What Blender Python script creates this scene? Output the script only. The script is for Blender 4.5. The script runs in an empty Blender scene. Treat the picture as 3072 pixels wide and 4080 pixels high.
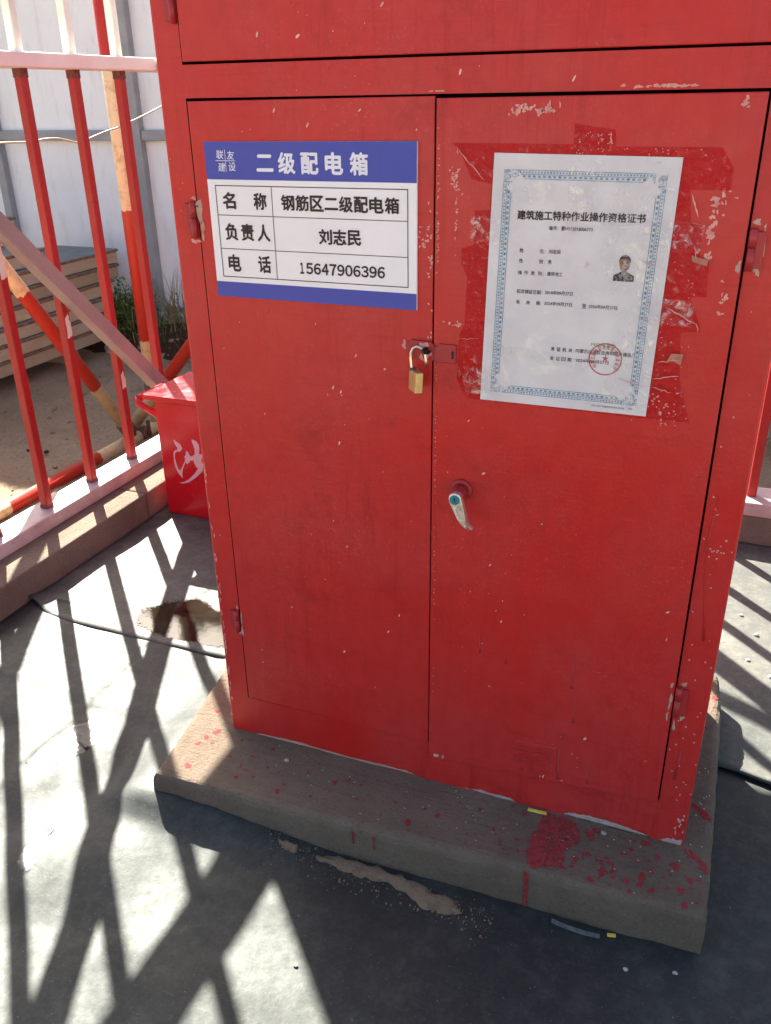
import bpy, bmesh, math, random
from mathutils import Vector, Matrix, noise as mnoise
SC = bpy.context.scene
COL = SC.collection
R_ = math.radians

# ------------------------------------------------------------------ camera
cd = bpy.data.cameras.new('camera')
cam = bpy.data.objects.new('camera', cd); COL.objects.link(cam)
cam.location = (0.73971, -1.06188, 1.11698)
cam.rotation_euler = (1.123397, 0.01572, 0.377236)
cd.sensor_fit = 'HORIZONTAL'; cd.sensor_width = 36.0; cd.lens = 36.0 * 3453.05 / 3072.0
cd.clip_start = 0.02; cd.clip_end = 800
SC.camera = cam

# ------------------------------------------------------------------ world, sun, exposure
SUN_EL = R_(38.5)
SUN_DIR = Vector((-0.695 * math.cos(SUN_EL), 0.719 * math.cos(SUN_EL), math.sin(SUN_EL))).normalized()   # towards the sun
w = bpy.data.worlds.new('World'); SC.world = w; w.use_nodes = True
nt = w.node_tree; bg = nt.nodes['Background']
sky = nt.nodes.new('ShaderNodeTexSky'); sky.sky_type = 'NISHITA'; sky.sun_disc = False
sky.sun_elevation = SUN_EL; sky.sun_rotation = math.atan2(SUN_DIR.x, SUN_DIR.y)
sky.air_density = 1.0; sky.dust_density = 3.0; sky.ozone_density = 0.6
nt.links.new(sky.outputs[0], bg.inputs[0]); bg.inputs[1].default_value = 0.055
sl = bpy.data.lights.new('sun', 'SUN'); sl.energy = 5.0; sl.angle = R_(0.53); sl.color = (1.0, 0.95, 0.86)
so = bpy.data.objects.new('sun', sl); COL.objects.link(so); so.location = (-3, 4, 6)
so.rotation_euler = (-SUN_DIR).to_track_quat('-Z', 'Y').to_euler()
vs = SC.view_settings
vs.view_transform = 'Standard'; vs.look = 'None'; vs.gamma = 1.0; vs.exposure = 2.62
SC.cycles.use_denoising = True
SC.cycles.max_bounces = 8; SC.cycles.transparent_max_bounces = 12

# ------------------------------------------------------------------ node helpers
class NT:
    def __init__(s, name):
        s.m = bpy.data.materials.new(name); s.m.use_nodes = True
        s.t = s.m.node_tree; s.b = s.t.nodes['Principled BSDF']
        g = s.t.nodes.new('ShaderNodeNewGeometry'); s.pos = g.outputs['Position']; s.nrm = g.outputs['Normal']
    def n(s, typ, **kw):
        nd = s.t.nodes.new('ShaderNode' + typ)
        for k, v in kw.items(): setattr(nd, k, v)
        return nd
    def lk(s, a, b): s.t.links.new(a, b)
    def objco(s):
        return s.n('TexCoord').outputs['Object']
    def mapping(s, vec, scale=(1, 1, 1), rot=(0, 0, 0), loc=(0, 0, 0)):
        nd = s.n('Mapping'); s.lk(vec, nd.inputs[0])
        nd.inputs['Scale'].default_value = scale; nd.inputs['Rotation'].default_value = rot; nd.inputs['Location'].default_value = loc
        return nd.outputs[0]
    def noise(s, scale, detail=4, rough=0.55, vec=None, dist=0.0):
        nd = s.n('TexNoise'); nd.inputs['Scale'].default_value = scale; nd.inputs['Detail'].default_value = detail
        nd.inputs['Roughness'].default_value = rough; nd.inputs['Distortion'].default_value = dist
        s.lk(vec if vec is not None else s.pos, nd.inputs['Vector']); return nd.outputs['Fac']
    def ramp(s, fac, lo, hi, a=0.0, b=1.0):
        nd = s.n('MapRange'); s.lk(fac, nd.inputs[0])
        for i, v in enumerate((lo, hi, a, b)): nd.inputs[i + 1].default_value = v
        return nd.outputs[0]
    def math(s, op, a, b=None):
        nd = s.n('Math', operation=op)
        for i, v in enumerate((a, b)):
            if v is None: continue
            if isinstance(v, (int, float)): nd.inputs[i].default_value = v
            else: s.lk(v, nd.inputs[i])
        return nd.outputs[0]
    def mix(s, fac, a, b):
        nd = s.n('Mix', data_type='RGBA')
        if isinstance(fac, (int, float)): nd.inputs[0].default_value = fac
        else: s.lk(fac, nd.inputs[0])
        for i, v in ((6, a), (7, b)):
            if isinstance(v, tuple): nd.inputs[i].default_value = (*v, 1)
            else: s.lk(v, nd.inputs[i])
        return nd.outputs[2]
    def bump(s, h, strength=0.3, dist=0.01, prev=None):
        nd = s.n('Bump'); nd.inputs['Strength'].default_value = strength; nd.inputs['Distance'].default_value = dist
        s.lk(h, nd.inputs['Height'])
        if prev is not None: s.lk(prev, nd.inputs['Normal'])
        return nd.outputs[0]
    def out(s, col=None, rough=None, spec=None, metal=None, nrm=None, coat=None):
        for v, k in ((col, 'Base Color'), (rough, 'Roughness'), (spec, 'Specular IOR Level'), (metal, 'Metallic'), (nrm, 'Normal'), (coat, 'Coat Weight')):
            if v is None: continue
            if isinstance(v, tuple): s.b.inputs[k].default_value = (*v, 1)
            elif isinstance(v, (int, float)): s.b.inputs[k].default_value = v
            else: s.lk(v, s.b.inputs[k])
        return s.m
M = {}

def red_paint(name, base, dusty, gloss=0.38, vary=0.5, streak=True):
    t = NT(name); deep = tuple(x * 0.62 for x in base)
    big = t.ramp(t.noise(2.6, 5, 0.62, dist=0.4), 0.36, 0.66)
    fine = t.ramp(t.noise(46, 6, 0.7), 0.40, 0.72)
    c = t.mix(t.math('MULTIPLY', big, vary), base, dusty)
    c = t.mix(t.math('MULTIPLY', fine, 0.26), c, deep)
    if streak:      # brush strokes across, old runs downwards, cloudy stains
        st = t.noise(7, 6, 0.75, t.mapping(t.pos, (1, 1, 22)))
        c = t.mix(t.math('MULTIPLY', t.ramp(st, 0.54, 0.72, 0, 0.5), t.ramp(t.noise(3.1, 3), 0.42, 0.60)), c, deep)
        st2 = t.noise(11, 6, 0.75, t.mapping(t.pos, (1, 1, 26), loc=(5, 2, 8)))
        c = t.mix(t.math('MULTIPLY', t.ramp(st2, 0.58, 0.74, 0, 0.55), t.ramp(t.noise(4.3, 3), 0.46, 0.62)), c, tuple(min(1, x * 1.25 + 0.03) for x in dusty))
        sp = t.noise(5, 6, 0.75, t.mapping(t.pos, (10, 1, 0.8)))
        c = t.mix(t.math('MULTIPLY', t.ramp(sp, 0.52, 0.70, 0, 0.6), t.ramp(t.noise(2.2, 3), 0.38, 0.58)), c, deep)
        cl = t.ramp(t.noise(13, 8, 0.72, dist=0.25), 0.52, 0.70, 0, 0.6)
        c = t.mix(t.math('MULTIPLY', cl, t.ramp(t.noise(1.7, 2), 0.44, 0.60)), c, tuple(x * 0.8 for x in deep))
    dust = t.ramp(t.noise(230, 4, 0.65), 0.58, 0.72, 0, 0.30)
    c = t.mix(t.math('MULTIPLY', dust, t.ramp(t.noise(5, 3), 0.44, 0.66)), c, (0.60, 0.20, 0.18))
    rg = t.ramp(t.noise(11, 6, 0.65), 0.3, 0.7, gloss - 0.10, gloss + 0.18)
    b = t.bump(t.noise(170, 4, 0.6), 0.10, 0.004)
    b = t.bump(t.noise(8, 4, 0.5), 0.16, 0.010, b)
    b = t.bump(t.noise(2.6, 2, 0.4), 0.30, 0.03, b)
    return t.out(c, rg, 0.36, nrm=b)
M['cab'] = red_paint('cabinet red paint', (0.53, 0.0150, 0.0125), (0.47, 0.042, 0.040), 0.36, 0.8)
M['cab_hw'] = red_paint('hinge red paint', (0.36, 0.022, 0.026), (0.40, 0.05, 0.05), 0.36, 0.6, False)
M['fence_red'] = red_paint('fence red paint', (0.33, 0.013, 0.012), (0.28, 0.022, 0.020), 0.36, 0.6, False)
M['bucket'] = red_paint('bucket red enamel', (0.50, 0.010, 0.018), (0.50, 0.013, 0.021), 0.16, 0.3, False)

def simple(name, col, col2, scale=20, lo=0.4, hi=0.65, rough=0.6, spec=0.3, bump=0.0, bscale=80, metal=0.0, detail=5, bdist=0.004):
    t = NT(name); f = t.ramp(t.noise(scale, detail, 0.6), lo, hi)
    nr = t.bump(t.noise(bscale, 5, 0.6), bump, bdist) if bump else None
    return t.out(t.mix(f, col, col2), rough, spec, metal, nr)
M['dark'] = simple('dark interior', (0.03, 0.006, 0.006), (0.02, 0.005, 0.005), rough=0.8)
M['primer'] = simple('bare primer', (0.50, 0.34, 0.26), (0.40, 0.27, 0.21), 90, rough=0.8, bump=0.3, bscale=300)
M['chip'] = simple('pale paint chip', (0.70, 0.33, 0.29), (0.58, 0.22, 0.20), 120, rough=0.7)
M['fleck'] = simple('pale paint fleck', (0.75, 0.48, 0.44), (0.60, 0.30, 0.28), 60, rough=0.6)
M['grey_edge'] = simple('bare steel edge', (0.42, 0.36, 0.33), (0.30, 0.25, 0.23), 60, rough=0.6, bump=0.3)
M['fence_white'] = simple('fence white paint', (0.66, 0.72, 0.63), (0.56, 0.60, 0.52), 14, rough=0.5, bump=0.1)
M['steel'] = simple('polished steel', (0.75, 0.72, 0.66), (0.55, 0.52, 0.47), 90, rough=0.28, metal=1.0)
M['handle'] = simple('worn chrome lever', (0.80, 0.76, 0.70), (0.55, 0.50, 0.43), 110, rough=0.36, metal=0.85, bump=0.15, bscale=200)
M['brass'] = simple('brushed brass', (0.60, 0.46, 0.22), (0.48, 0.36, 0.16), 60, rough=0.42, metal=0.7, bump=0.1, bscale=250)
M['teal'] = simple('teal plastic', (0.03, 0.20, 0.24), (0.025, 0.16, 0.20), 50, rough=0.35)
M['black'] = simple('black slot', (0.008, 0.008, 0.008), (0.01, 0.01, 0.01), rough=0.7)
M['rust'] = simple('rusty iron', (0.09, 0.06, 0.045), (0.16, 0.09, 0.05), 60, rough=0.75, bump=0.6, bscale=120)
M['yellow'] = simple('yellow plastic', (0.70, 0.55, 0.10), (0.62, 0.46, 0.08), 60, rough=0.5)
M['clear'] = simple('cloudy plastic', (0.05, 0.055, 0.055), (0.12, 0.125, 0.12), 90, rough=0.35)
M['ink'] = simple('black print', (0.035, 0.022, 0.024), (0.045, 0.03, 0.03), rough=0.55)
M['blue'] = None
M['white_print'] = simple('white print', (0.78, 0.78, 0.84), (0.74, 0.74, 0.80), rough=0.5)
M['ink_red'] = simple('seal red ink', (0.42, 0.05, 0.05), (0.52, 0.16, 0.15), 300, rough=0.6)
M['ink_green'] = simple('green ink', (0.12, 0.35, 0.14), (0.3, 0.5, 0.3), 300, rough=0.6)
M['ink_teal'] = simple('teal border ink', (0.07, 0.20, 0.31), (0.30, 0.44, 0.54), 130, rough=0.6)
M['ink_text'] = simple('faded print', (0.05, 0.04, 0.05), (0.30, 0.27, 0.30), 160, 0.52, 0.72, rough=0.6)
M['skin'] = simple('printed skin tone', (0.30, 0.17, 0.11), (0.24, 0.13, 0.09), 200, rough=0.6)
M['hair'] = simple('printed hair', (0.02, 0.018, 0.018), (0.03, 0.025, 0.025), 200, rough=0.6)
M['jacket'] = simple('printed jacket', (0.02, 0.02, 0.024), (0.25, 0.24, 0.25), 420, 0.52, 0.60, rough=0.6)

def blue_print():
    t = NT('blue corrugated sign print')
    wv = t.n('TexWave', wave_type='BANDS', bands_direction='X'); t.lk(t.pos, wv.inputs[0]); wv.inputs['Scale'].default_value = 130
    c = t.mix(t.math('MULTIPLY', wv.outputs['Fac'], 0.25), (0.050, 0.066, 0.36), (0.065, 0.085, 0.42))
    return t.out(c, 0.45, 0.4, nrm=t.bump(wv.outputs['Fac'], 0.08, 0.001))
M['blue'] = blue_print()
M['sign_white'] = simple('white sign print', (0.84, 0.82, 0.83), (0.80, 0.78, 0.79), 12, rough=0.42, spec=0.4)

def paper():
    t = NT('aged certificate paper')
    c = t.mix(t.ramp(t.noise(16, 4, 0.6), 0.35, 0.65), (0.60, 0.57, 0.585), (0.68, 0.655, 0.66))
    stain = t.ramp(t.noise(26, 5, 0.6, dist=0.6), 0.60, 0.66)
    c = t.mix(t.math('MULTIPLY', stain, 0.75), c, (0.74, 0.73, 0.66))
    brown = t.ramp(t.noise(34, 3, 0.5, t.mapping(t.pos, loc=(3.1, 0, 1.2))), 0.70, 0.76, 0, 0.6)
    c = t.mix(brown, c, (0.42, 0.30, 0.18))
    return t.out(c, 0.5, 0.4, nrm=t.bump(t.noise(30, 4, 0.6), 0.12, 0.01))
M['paper'] = paper()

def tape(name, tint, lo, hi, a, b, nscale):
    t = NT(name); t.t.nodes.remove(t.b)
    tr = t.n('BsdfTransparent'); tr.inputs[0].default_value = (*tint, 1)
    gl = t.n('BsdfGlossy'); gl.inputs['Roughness'].default_value = 0.22; gl.inputs[0].default_value = (0.95, 0.95, 0.95, 1)
    nz = t.noise(nscale, 5, 0.7, dist=0.5)
    t.lk(t.bump(nz, 0.75, 0.006), gl.inputs['Normal'])
    mx = t.n('MixShader'); t.lk(t.ramp(nz, lo, hi, a, b), mx.inputs[0]); t.lk(tr.outputs[0], mx.inputs[1]); t.lk(gl.outputs[0], mx.inputs[2])
    t.lk(mx.outputs[0], t.t.nodes['Material Output'].inputs[0]); return t.m
M['tape'] = tape('clear tape on paint', (0.92, 0.22, 0.20), 0.58, 0.76, 0.03, 0.22, 110)
M['tape_clear'] = tape('clear tape film', (0.98, 0.98, 0.98), 0.50, 0.66, 0.02, 0.38, 95)
M['crease'] = simple('whitish tape crease', (0.62, 0.34, 0.32), (0.50, 0.12, 0.10), 90, rough=0.3, spec=0.6)

def concrete(name, a, b, lines_axis=None, bumpy=0.8):
    t = NT(name)
    c = t.mix(t.ramp(t.noise(7, 7, 0.7, dist=0.3), 0.34, 0.66), a, b)
    c = t.mix(t.ramp(t.noise(190, 5, 0.7), 0.52, 0.68, 0, 0.5), c, tuple(x * 0.55 for x in a))
    c = t.mix(t.ramp(t.noise(300, 3, 0.6), 0.62, 0.72, 0, 0.45), c, tuple(min(1, x * 1.9) for x in b))
    pit = t.ramp(t.noise(75, 4, 0.6), 0.70, 0.74, 0, 0.7)
    c = t.mix(pit, c, tuple(x * 0.35 for x in a))
    nr = t.bump(t.noise(170, 6, 0.75), bumpy, 0.008)
    if lines_axis:
        sc = (9, 190, 4) if lines_axis == 'x' else (190, 9, 4)
        ln = t.noise(1.0, 4, 0.7, t.mapping(t.pos, sc), 0.4)
        nz = t.n('SeparateXYZ'); t.lk(t.nrm, nz.inputs[0])
        up = t.ramp(nz.outputs['Z'], 0.6, 0.9)
        c = t.mix(t.math('MULTIPLY', t.ramp(ln, 0.52, 0.64, 0, 0.22), up), c, tuple(x * 0.5 for x in a))
        nr = t.bump(t.math('MULTIPLY', ln, up), 0.45, 0.004, nr)
    return t.out(c, 0.95, 0.08, nrm=nr)
M['slab'] = concrete('broomed concrete slab', (0.165, 0.126, 0.092), (0.225, 0.176, 0.130), 'x')
M['kerb'] = concrete('grooved kerb concrete', (0.172, 0.136, 0.102), (0.236, 0.192, 0.146), 'y')
M['pad'] = concrete('pad concrete', (0.22, 0.20, 0.17), (0.30, 0.27, 0.22))
M['footing'] = concrete('whitewashed footing', (0.55, 0.55, 0.53), (0.36, 0.34, 0.30))

def rubber(name, a, b, dust, rlo, rhi, spec):
    t = NT(name)
    d1 = t.ramp(t.noise(3.4, 7, 0.66, dist=0.6), 0.36, 0.66)
    d2 = t.ramp(t.noise(34, 8, 0.75, dist=0.3), 0.46, 0.70)
    d3 = t.ramp(t.noise(150, 6, 0.7), 0.50, 0.68)
    c = t.mix(d1, a, b)
    c = t.mix(t.math('MULTIPLY', t.math('MULTIPLY', d2, t.ramp(d1, 0, 1, 0.35, 1.0)), 0.8), c, dust)
    c = t.mix(t.math('MULTIPLY', d3, 0.28), c, dust)
    scr = t.noise(5, 6, 0.75, t.mapping(t.pos, (3, 46, 1), (0, 0, 0.55)))
    c = t.mix(t.math('MULTIPLY', t.ramp(scr, 0.58, 0.74, 0, 0.7), t.ramp(t.noise(6, 3), 0.42, 0.62)), c, tuple(x * 1.5 for x in dust))
    spk = t.ramp(t.noise(330, 2, 0.5), 0.72, 0.75, 0, 0.6)
    c = t.mix(spk, c, (0.26, 0.24, 0.20))
    rg = t.ramp(t.math('ADD', t.math('MULTIPLY', t.noise(9, 6, 0.7), 0.6), t.math('MULTIPLY', t.noise(60, 6, 0.75), 0.4)), 0.36, 0.64, rlo, rhi)
    tint = t.n('RGB'); tint.outputs[0].default_value = (0.93, 1.0, 0.93, 1); t.lk(tint.outputs[0], t.b.inputs['Specular Tint'])
    nr = t.bump(t.noise(260, 3, 0.6), 0.06, 0.003)
    nr = t.bump(t.noise(14, 5, 0.6), 0.12, 0.012, nr)
    return t.out(c, rg, spec, nrm=nr)
M['rubber'] = rubber('black rubber', (0.013, 0.0145, 0.015), (0.025, 0.0275, 0.026), (0.062, 0.064, 0.055), 0.53, 0.71, 0.42)
M['rubber_dusty'] = rubber('dusty black rubber', (0.048, 0.051, 0.048), (0.080, 0.082, 0.074), (0.170, 0.155, 0.120), 0.58, 0.76, 0.40)

def sand(name, a, b, dark):
    t = NT(name)
    c = t.mix(t.ramp(t.noise(4, 6, 0.6), 0.35, 0.65), a, b)
    c = t.mix(t.ramp(t.noise(70, 7, 0.8), 0.50, 0.66, 0, 0.75), c, dark)
    c = t.mix(t.ramp(t.noise(200, 3, 0.6), 0.66, 0.74, 0, 0.5), c, (0.50, 0.42, 0.30))
    nr = t.bump(t.noise(90, 7, 0.8), 1.0, 0.02)
    return t.out(c, 0.95, 0.1, nrm=nr)
M['sand'] = sand('coarse sand', (0.48, 0.365, 0.245), (0.40, 0.30, 0.20), (0.23, 0.16, 0.105))
M['sand_patch'] = sand('spilled sand', (0.50, 0.36, 0.24), (0.42, 0.30, 0.20), (0.24, 0.165, 0.11))
M['soil'] = sand('dark soil', (0.10, 0.06, 0.038), (0.07, 0.043, 0.028), (0.035, 0.022, 0.015))

def wallsheet():
    t = NT('painted hoarding sheet')
    c = t.mix(t.ramp(t.noise(1.6, 4, 0.6), 0.35, 0.65), (0.68, 0.72, 0.73), (0.76, 0.79, 0.80))
    c = t.mix(t.ramp(t.noise(5, 6, 0.75, t.mapping(t.pos, (3, 1, 0.7))), 0.52, 0.76, 0, 0.55), c, (0.46, 0.45, 0.41))
    c = t.mix(t.ramp(t.noise(48, 2, 0.5), 0.76, 0.79, 0, 0.6), c, (0.30, 0.29, 0.27))
    return t.out(c, 0.45, 0.35, nrm=t.bump(t.noise(2.5, 2), 0.05, 0.02))
M['wall'] = wallsheet()
M['post'] = simple('grey steel post', (0.24, 0.25, 0.26), (0.30, 0.31, 0.32), 8, rough=0.5)

def wood():
    t = NT('weathered formwork timber')
    g = t.noise(6, 6, 0.65, t.mapping(t.pos, (8, 1.2, 26)))
    c = t.mix(t.ramp(g, 0.3, 0.7), (0.50, 0.36, 0.22), (0.38, 0.27, 0.17))
    c = t.mix(t.ramp(t.noise(3.2, 5, 0.7), 0.40, 0.62, 0, 0.8), c, (0.46, 0.41, 0.33))
    c = t.mix(t.ramp(t.noise(11, 4, 0.6), 0.66, 0.74, 0, 0.5), c, (0.15, 0.12, 0.09))
    oi = t.n('ObjectInfo'); c = t.mix(t.ramp(oi.outputs['Random'], 0.0, 1.0, 0.0, 0.6), c, (0.24, 0.17, 0.105))
    return t.out(c, 0.85, 0.15, nrm=t.bump(g, 0.25, 0.005))
M['wood'] = wood()
M['ply'] = simple('film faced plywood', (0.13, 0.14, 0.145), (0.19, 0.195, 0.19), 7, rough=0.55, bump=0.1, bscale=40)
M['plyedge'] = simple('plywood edge', (0.24, 0.14, 0.07), (0.12, 0.065, 0.04), 30, rough=0.8)

def railpaint():
    t = NT('pink and white rail paint')
    f = t.ramp(t.noise(7, 5, 0.65), 0.38, 0.6)
    c = t.mix(f, (0.40, 0.29, 0.275), (0.50, 0.44, 0.41))
    c = t.mix(t.ramp(t.noise(60, 5, 0.7, t.mapping(t.pos, (1, 0.4, 2))), 0.66, 0.70, 0, 0.8), c, (0.13, 0.09, 0.08))
    s = t.n('SeparateXYZ'); t.lk(t.pos, s.inputs[0])
    return t.out(c, 0.5, 0.35, nrm=t.bump(t.noise(70, 4, 0.6), 0.2, 0.004))
M['rail'] = railpaint()
M['midrail'] = simple('pinkish white rail paint', (0.68, 0.63, 0.59), (0.72, 0.69, 0.65), 9, rough=0.5, bump=0.12)
def bracepaint():
    t = NT('faded mauve primer')
    c = t.mix(t.ramp(t.noise(9, 6, 0.7), 0.35, 0.66), (0.245, 0.220, 0.205), (0.305, 0.275, 0.255))
    c = t.mix(t.ramp(t.noise(55, 6, 0.75, dist=0.3), 0.60, 0.72, 0, 0.45), c, (0.14, 0.095, 0.09))
    return t.out(c, 0.5, 0.3, nrm=t.bump(t.noise(50, 4, 0.6), 0.12, 0.004))
M['brace'] = bracepaint()

def pipe_paint(name, period, phase):
    t = NT(name); s = t.n('SeparateXYZ'); t.lk(t.objco(), s.inputs[0])
    wob = t.math('MULTIPLY', t.noise(40, 3, 0.6), 0.03)
    f = t.math('FRACT', t.math('ADD', t.math('DIVIDE', t.math('ADD', s.outputs['Z'], wob), period), phase))
    band = t.math('GREATER_THAN', f, 0.5)
    red = t.mix(t.ramp(t.noise(26, 5, 0.7), 0.4, 0.7), (0.46, 0.022, 0.014), (0.40, 0.05, 0.02))
    cream = t.mix(t.ramp(t.noise(30, 6, 0.75), 0.50, 0.72), (0.70, 0.52, 0.30), (0.42, 0.24, 0.08))
    c = t.mix(band, red, cream)
    return t.out(c, 0.42, 0.4, nrm=t.bump(t.noise(60, 4, 0.6), 0.15, 0.004))
M['pipe_v'] = pipe_paint('pole paint upright', 0.98, 0.554)
M['pipe_d'] = pipe_paint('pole paint brace', 0.951, 0.722)
M['pipe_e'] = pipe_paint('pole paint rear brace', 0.95, 0.69)
M['pipe_g'] = pipe_paint('pole paint ledger', 0.932, 0.144)

def water(name, rough, bumpy, scale, col, lo, hi):
    """wet film: the rim (attribute 'film' falling to 0) breaks up into drops over the rubber"""
    t = NT(name); at = t.n('Attribute', attribute_name='film')
    nz = t.noise(scale, 5, 0.7)
    c = t.mix(t.ramp(t.noise(24, 4, 0.6), 0.4, 0.65), col, tuple(x * 2.2 for x in col))
    t.out(c, rough, 0.4, nrm=t.bump(nz, bumpy, 0.006))
    mask = t.ramp(t.math('ADD', t.math('MULTIPLY', at.outputs['Fac'], 1.0), t.math('MULTIPLY', t.noise(95, 4, 0.7), 0.9)), lo, hi)
    tr = t.n('BsdfTransparent'); mx = t.n('MixShader'); t.lk(mask, mx.inputs[0]); t.lk(tr.outputs[0], mx.inputs[1]); t.lk(t.b.outputs[0], mx.inputs[2])
    t.lk(mx.outputs[0], t.t.nodes['Material Output'].inputs[0]); return t.m
M['water'] = water('shallow water film', 0.018, 0.016, 45, (0.010, 0.009, 0.006), 0.55, 0.75)
M['wet'] = water('wet glistening rubber', 0.08, 0.42, 62, (0.012, 0.012, 0.014), 0.50, 0.72)
def leaf(name, a, b):
    t = NT(name); c = t.mix(t.ramp(t.noise(30, 3), 0.4, 0.6), a, b)
    return t.out(c, 0.6, 0.3)
M['leaf'] = leaf('green weed', (0.08, 0.16, 0.04), (0.13, 0.22, 0.06))
M['straw'] = leaf('dry straw', (0.36, 0.28, 0.15), (0.28, 0.21, 0.11))
M['cable'] = simple('pale cable sheath', (0.42, 0.38, 0.24), (0.32, 0.28, 0.18), 30, rough=0.5)
M['stone'] = simple('pale stone', (0.42, 0.42, 0.36), (0.30, 0.28, 0.24), 40, rough=0.9, bump=0.5)
M['net'] = simple('green netting', (0.02, 0.09, 0.06), (0.03, 0.12, 0.07), 90, rough=0.8, bump=0.6)

# ------------------------------------------------------------------ mesh helpers
def tag(o, label=None, cat=None, group=None, kind=None):
    if label: o['label'] = label
    if cat: o['category'] = cat
    if group: o['group'] = group
    if kind: o['kind'] = kind
    return o
def empty(name, loc, label, cat, group=None):
    o = bpy.data.objects.new(name, None); COL.objects.link(o); o.location = loc
    o.empty_display_size = 0.05
    return tag(o, label, cat, group)
def root_loc(o):
    v = Vector((0, 0, 0))
    while o is not None: v += o.location; o = o.parent
    return v
def obj(name, vf, mat, parent=None, smooth=False, origin=None):
    """vf: (verts, faces) in world coordinates or a bmesh"""
    me = bpy.data.meshes.new(name)
    if isinstance(vf, bmesh.types.BMesh):
        vf.to_mesh(me); vf.free()
    else:
        me.from_pydata([tuple(v) for v in vf[0]], [], vf[1])
    o = bpy.data.objects.new(name, me); COL.objects.link(o)
    if parent is not None:
        me.transform(Matrix.Translation(-root_loc(parent))); o.parent = parent
    elif origin is not None:
        me.transform(Matrix.Translation(-Vector(origin))); o.location = origin
    mats = mat if isinstance(mat, (list, tuple)) else [mat]
    for m in mats: me.materials.append(m)
    if smooth:
        for p in me.polygons: p.use_smooth = True
    me.update()
    return o
def addbox(bm, x0, x1, y0, y1, z0, z1, bev=0.0, mat=0, seg=2):
    vs_ = [bm.verts.new(p) for p in ((x0, y0, z0), (x1, y0, z0), (x1, y1, z0), (x0, y1, z0), (x0, y0, z1), (x1, y0, z1), (x1, y1, z1), (x0, y1, z1))]
    fs = [bm.faces.new([vs_[i] for i in f]) for f in ((0, 3, 2, 1), (4, 5, 6, 7), (0, 1, 5, 4), (1, 2, 6, 5), (2, 3, 7, 6), (3, 0, 4, 7))]
    for f in fs: f.material_index = mat
    if bev:
        es = list({e for f in fs for e in f.edges})
        r = bmesh.ops.bevel(bm, geom=es, offset=bev, segments=seg, profile=0.5, affect='EDGES')
        for f in r['faces']: f.material_index = mat
    return bm
def box(x0, x1, y0, y1, z0, z1, bev=0.0, seg=2):
    return addbox(bmesh.new(), x0, x1, y0, y1, z0, z1, bev, 0, seg)
def addprism(bm, pts, y0, y1, bev=0.0):
    """pts: (x,z) polygon, extruded from y0 (front) to y1"""
    n = len(pts)
    a = [bm.verts.new((p[0], y0, p[1])) for p in pts]; b = [bm.verts.new((p[0], y1, p[1])) for p in pts]
    fs = [bm.faces.new(a), bm.faces.new(b[::-1])]
    for i in range(n): fs.append(bm.faces.new((a[i], b[i], b[(i + 1) % n], a[(i + 1) % n])))
    bmesh.ops.recalc_face_normals(bm, faces=fs)
    if bev:
        es = [e for e in fs[0].edges]
        bmesh.ops.bevel(bm, geom=es, offset=bev, segments=2, profile=0.5, affect='EDGES')
    return bm
def prism(pts, y0, y1, bev=0.0): return addprism(bmesh.new(), pts, y0, y1, bev)
def zprism(pts, z0, z1, bev=0.0):
    bm = bmesh.new(); n = len(pts)
    a = [bm.verts.new((*p, z1)) for p in pts]; b = [bm.verts.new((*p, z0)) for p in pts]
    fs = [bm.faces.new(a), bm.faces.new(b[::-1])]
    for i in range(n): fs.append(bm.faces.new((a[i], b[i], b[(i + 1) % n], a[(i + 1) % n])))
    bmesh.ops.recalc_face_normals(bm, faces=fs)
    if bev: bmesh.ops.bevel(bm, geom=list(fs[0].edges), offset=bev, segments=2, profile=0.5, affect='EDGES')
    return bm
def addtube(bm, pts, r, n=12, cap=True):
    pts = [Vector(p) for p in pts]; rs = r if isinstance(r, (list, tuple)) else [r] * len(pts)
    rings = []; up = None
    for i, p in enumerate(pts):
        d = (pts[min(i + 1, len(pts) - 1)] - pts[max(i - 1, 0)]).normalized()
        if up is None: up = d.orthogonal().normalized()
        up = (up - d * up.dot(d)).normalized(); s = d.cross(up)
        rings.append([bm.verts.new(p + (up * math.cos(2 * math.pi * k / n) + s * math.sin(2 * math.pi * k / n)) * rs[i]) for k in range(n)])
    for a, b in zip(rings, rings[1:]):
        for k in range(n):
            f = bm.faces.new((a[k], a[(k + 1) % n], b[(k + 1) % n], b[k])); f.smooth = True
    if cap: bm.faces.new(rings[0][::-1]); bm.faces.new(rings[-1])
    return bm
def tube(pts, r, n=12): return addtube(bmesh.new(), pts, r, n)
def blob_pts(cx, cy, rx, ry, seed, n=22, jag=0.35, rot=0.0):
    rnd = random.Random(seed); ph = [rnd.uniform(0, 6.28) for _ in range(6)]; out = []
    for k in range(n):
        a = 2 * math.pi * k / n
        s = 1 + jag * (0.5 * math.sin(2 * a + ph[0]) + 0.4 * math.sin(3 * a + ph[1]) + 0.35 * math.sin(5 * a + ph[2]) + 0.3 * rnd.uniform(-1, 1))
        x, y = rx * s * math.cos(a), ry * s * math.sin(a)
        out.append((cx + x * math.cos(rot) - y * math.sin(rot), cy + x * math.sin(rot) + y * math.cos(rot)))
    return out
def flat_xz(polys, y):
    """list of (x,z) polygons on a vertical plane facing -y -> one mesh"""
    bm = bmesh.new()
    for i, pl in enumerate(polys):
        f = bm.faces.new([bm.verts.new((p[0], y - (i % 14) * 0.000016, p[1])) for p in pl])
        f.normal_update()
        if f.normal.y > 0: f.normal_flip()
    return bm
def flat_xy(polys, z):
    bm = bmesh.new()
    for i, pl in enumerate(polys):
        f = bm.faces.new([bm.verts.new((p[0], p[1], z + (i % 14) * 0.000016)) for p in pl]); f.normal_update()
        if f.normal.z < 0: f.normal_flip()
    return bm
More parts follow.
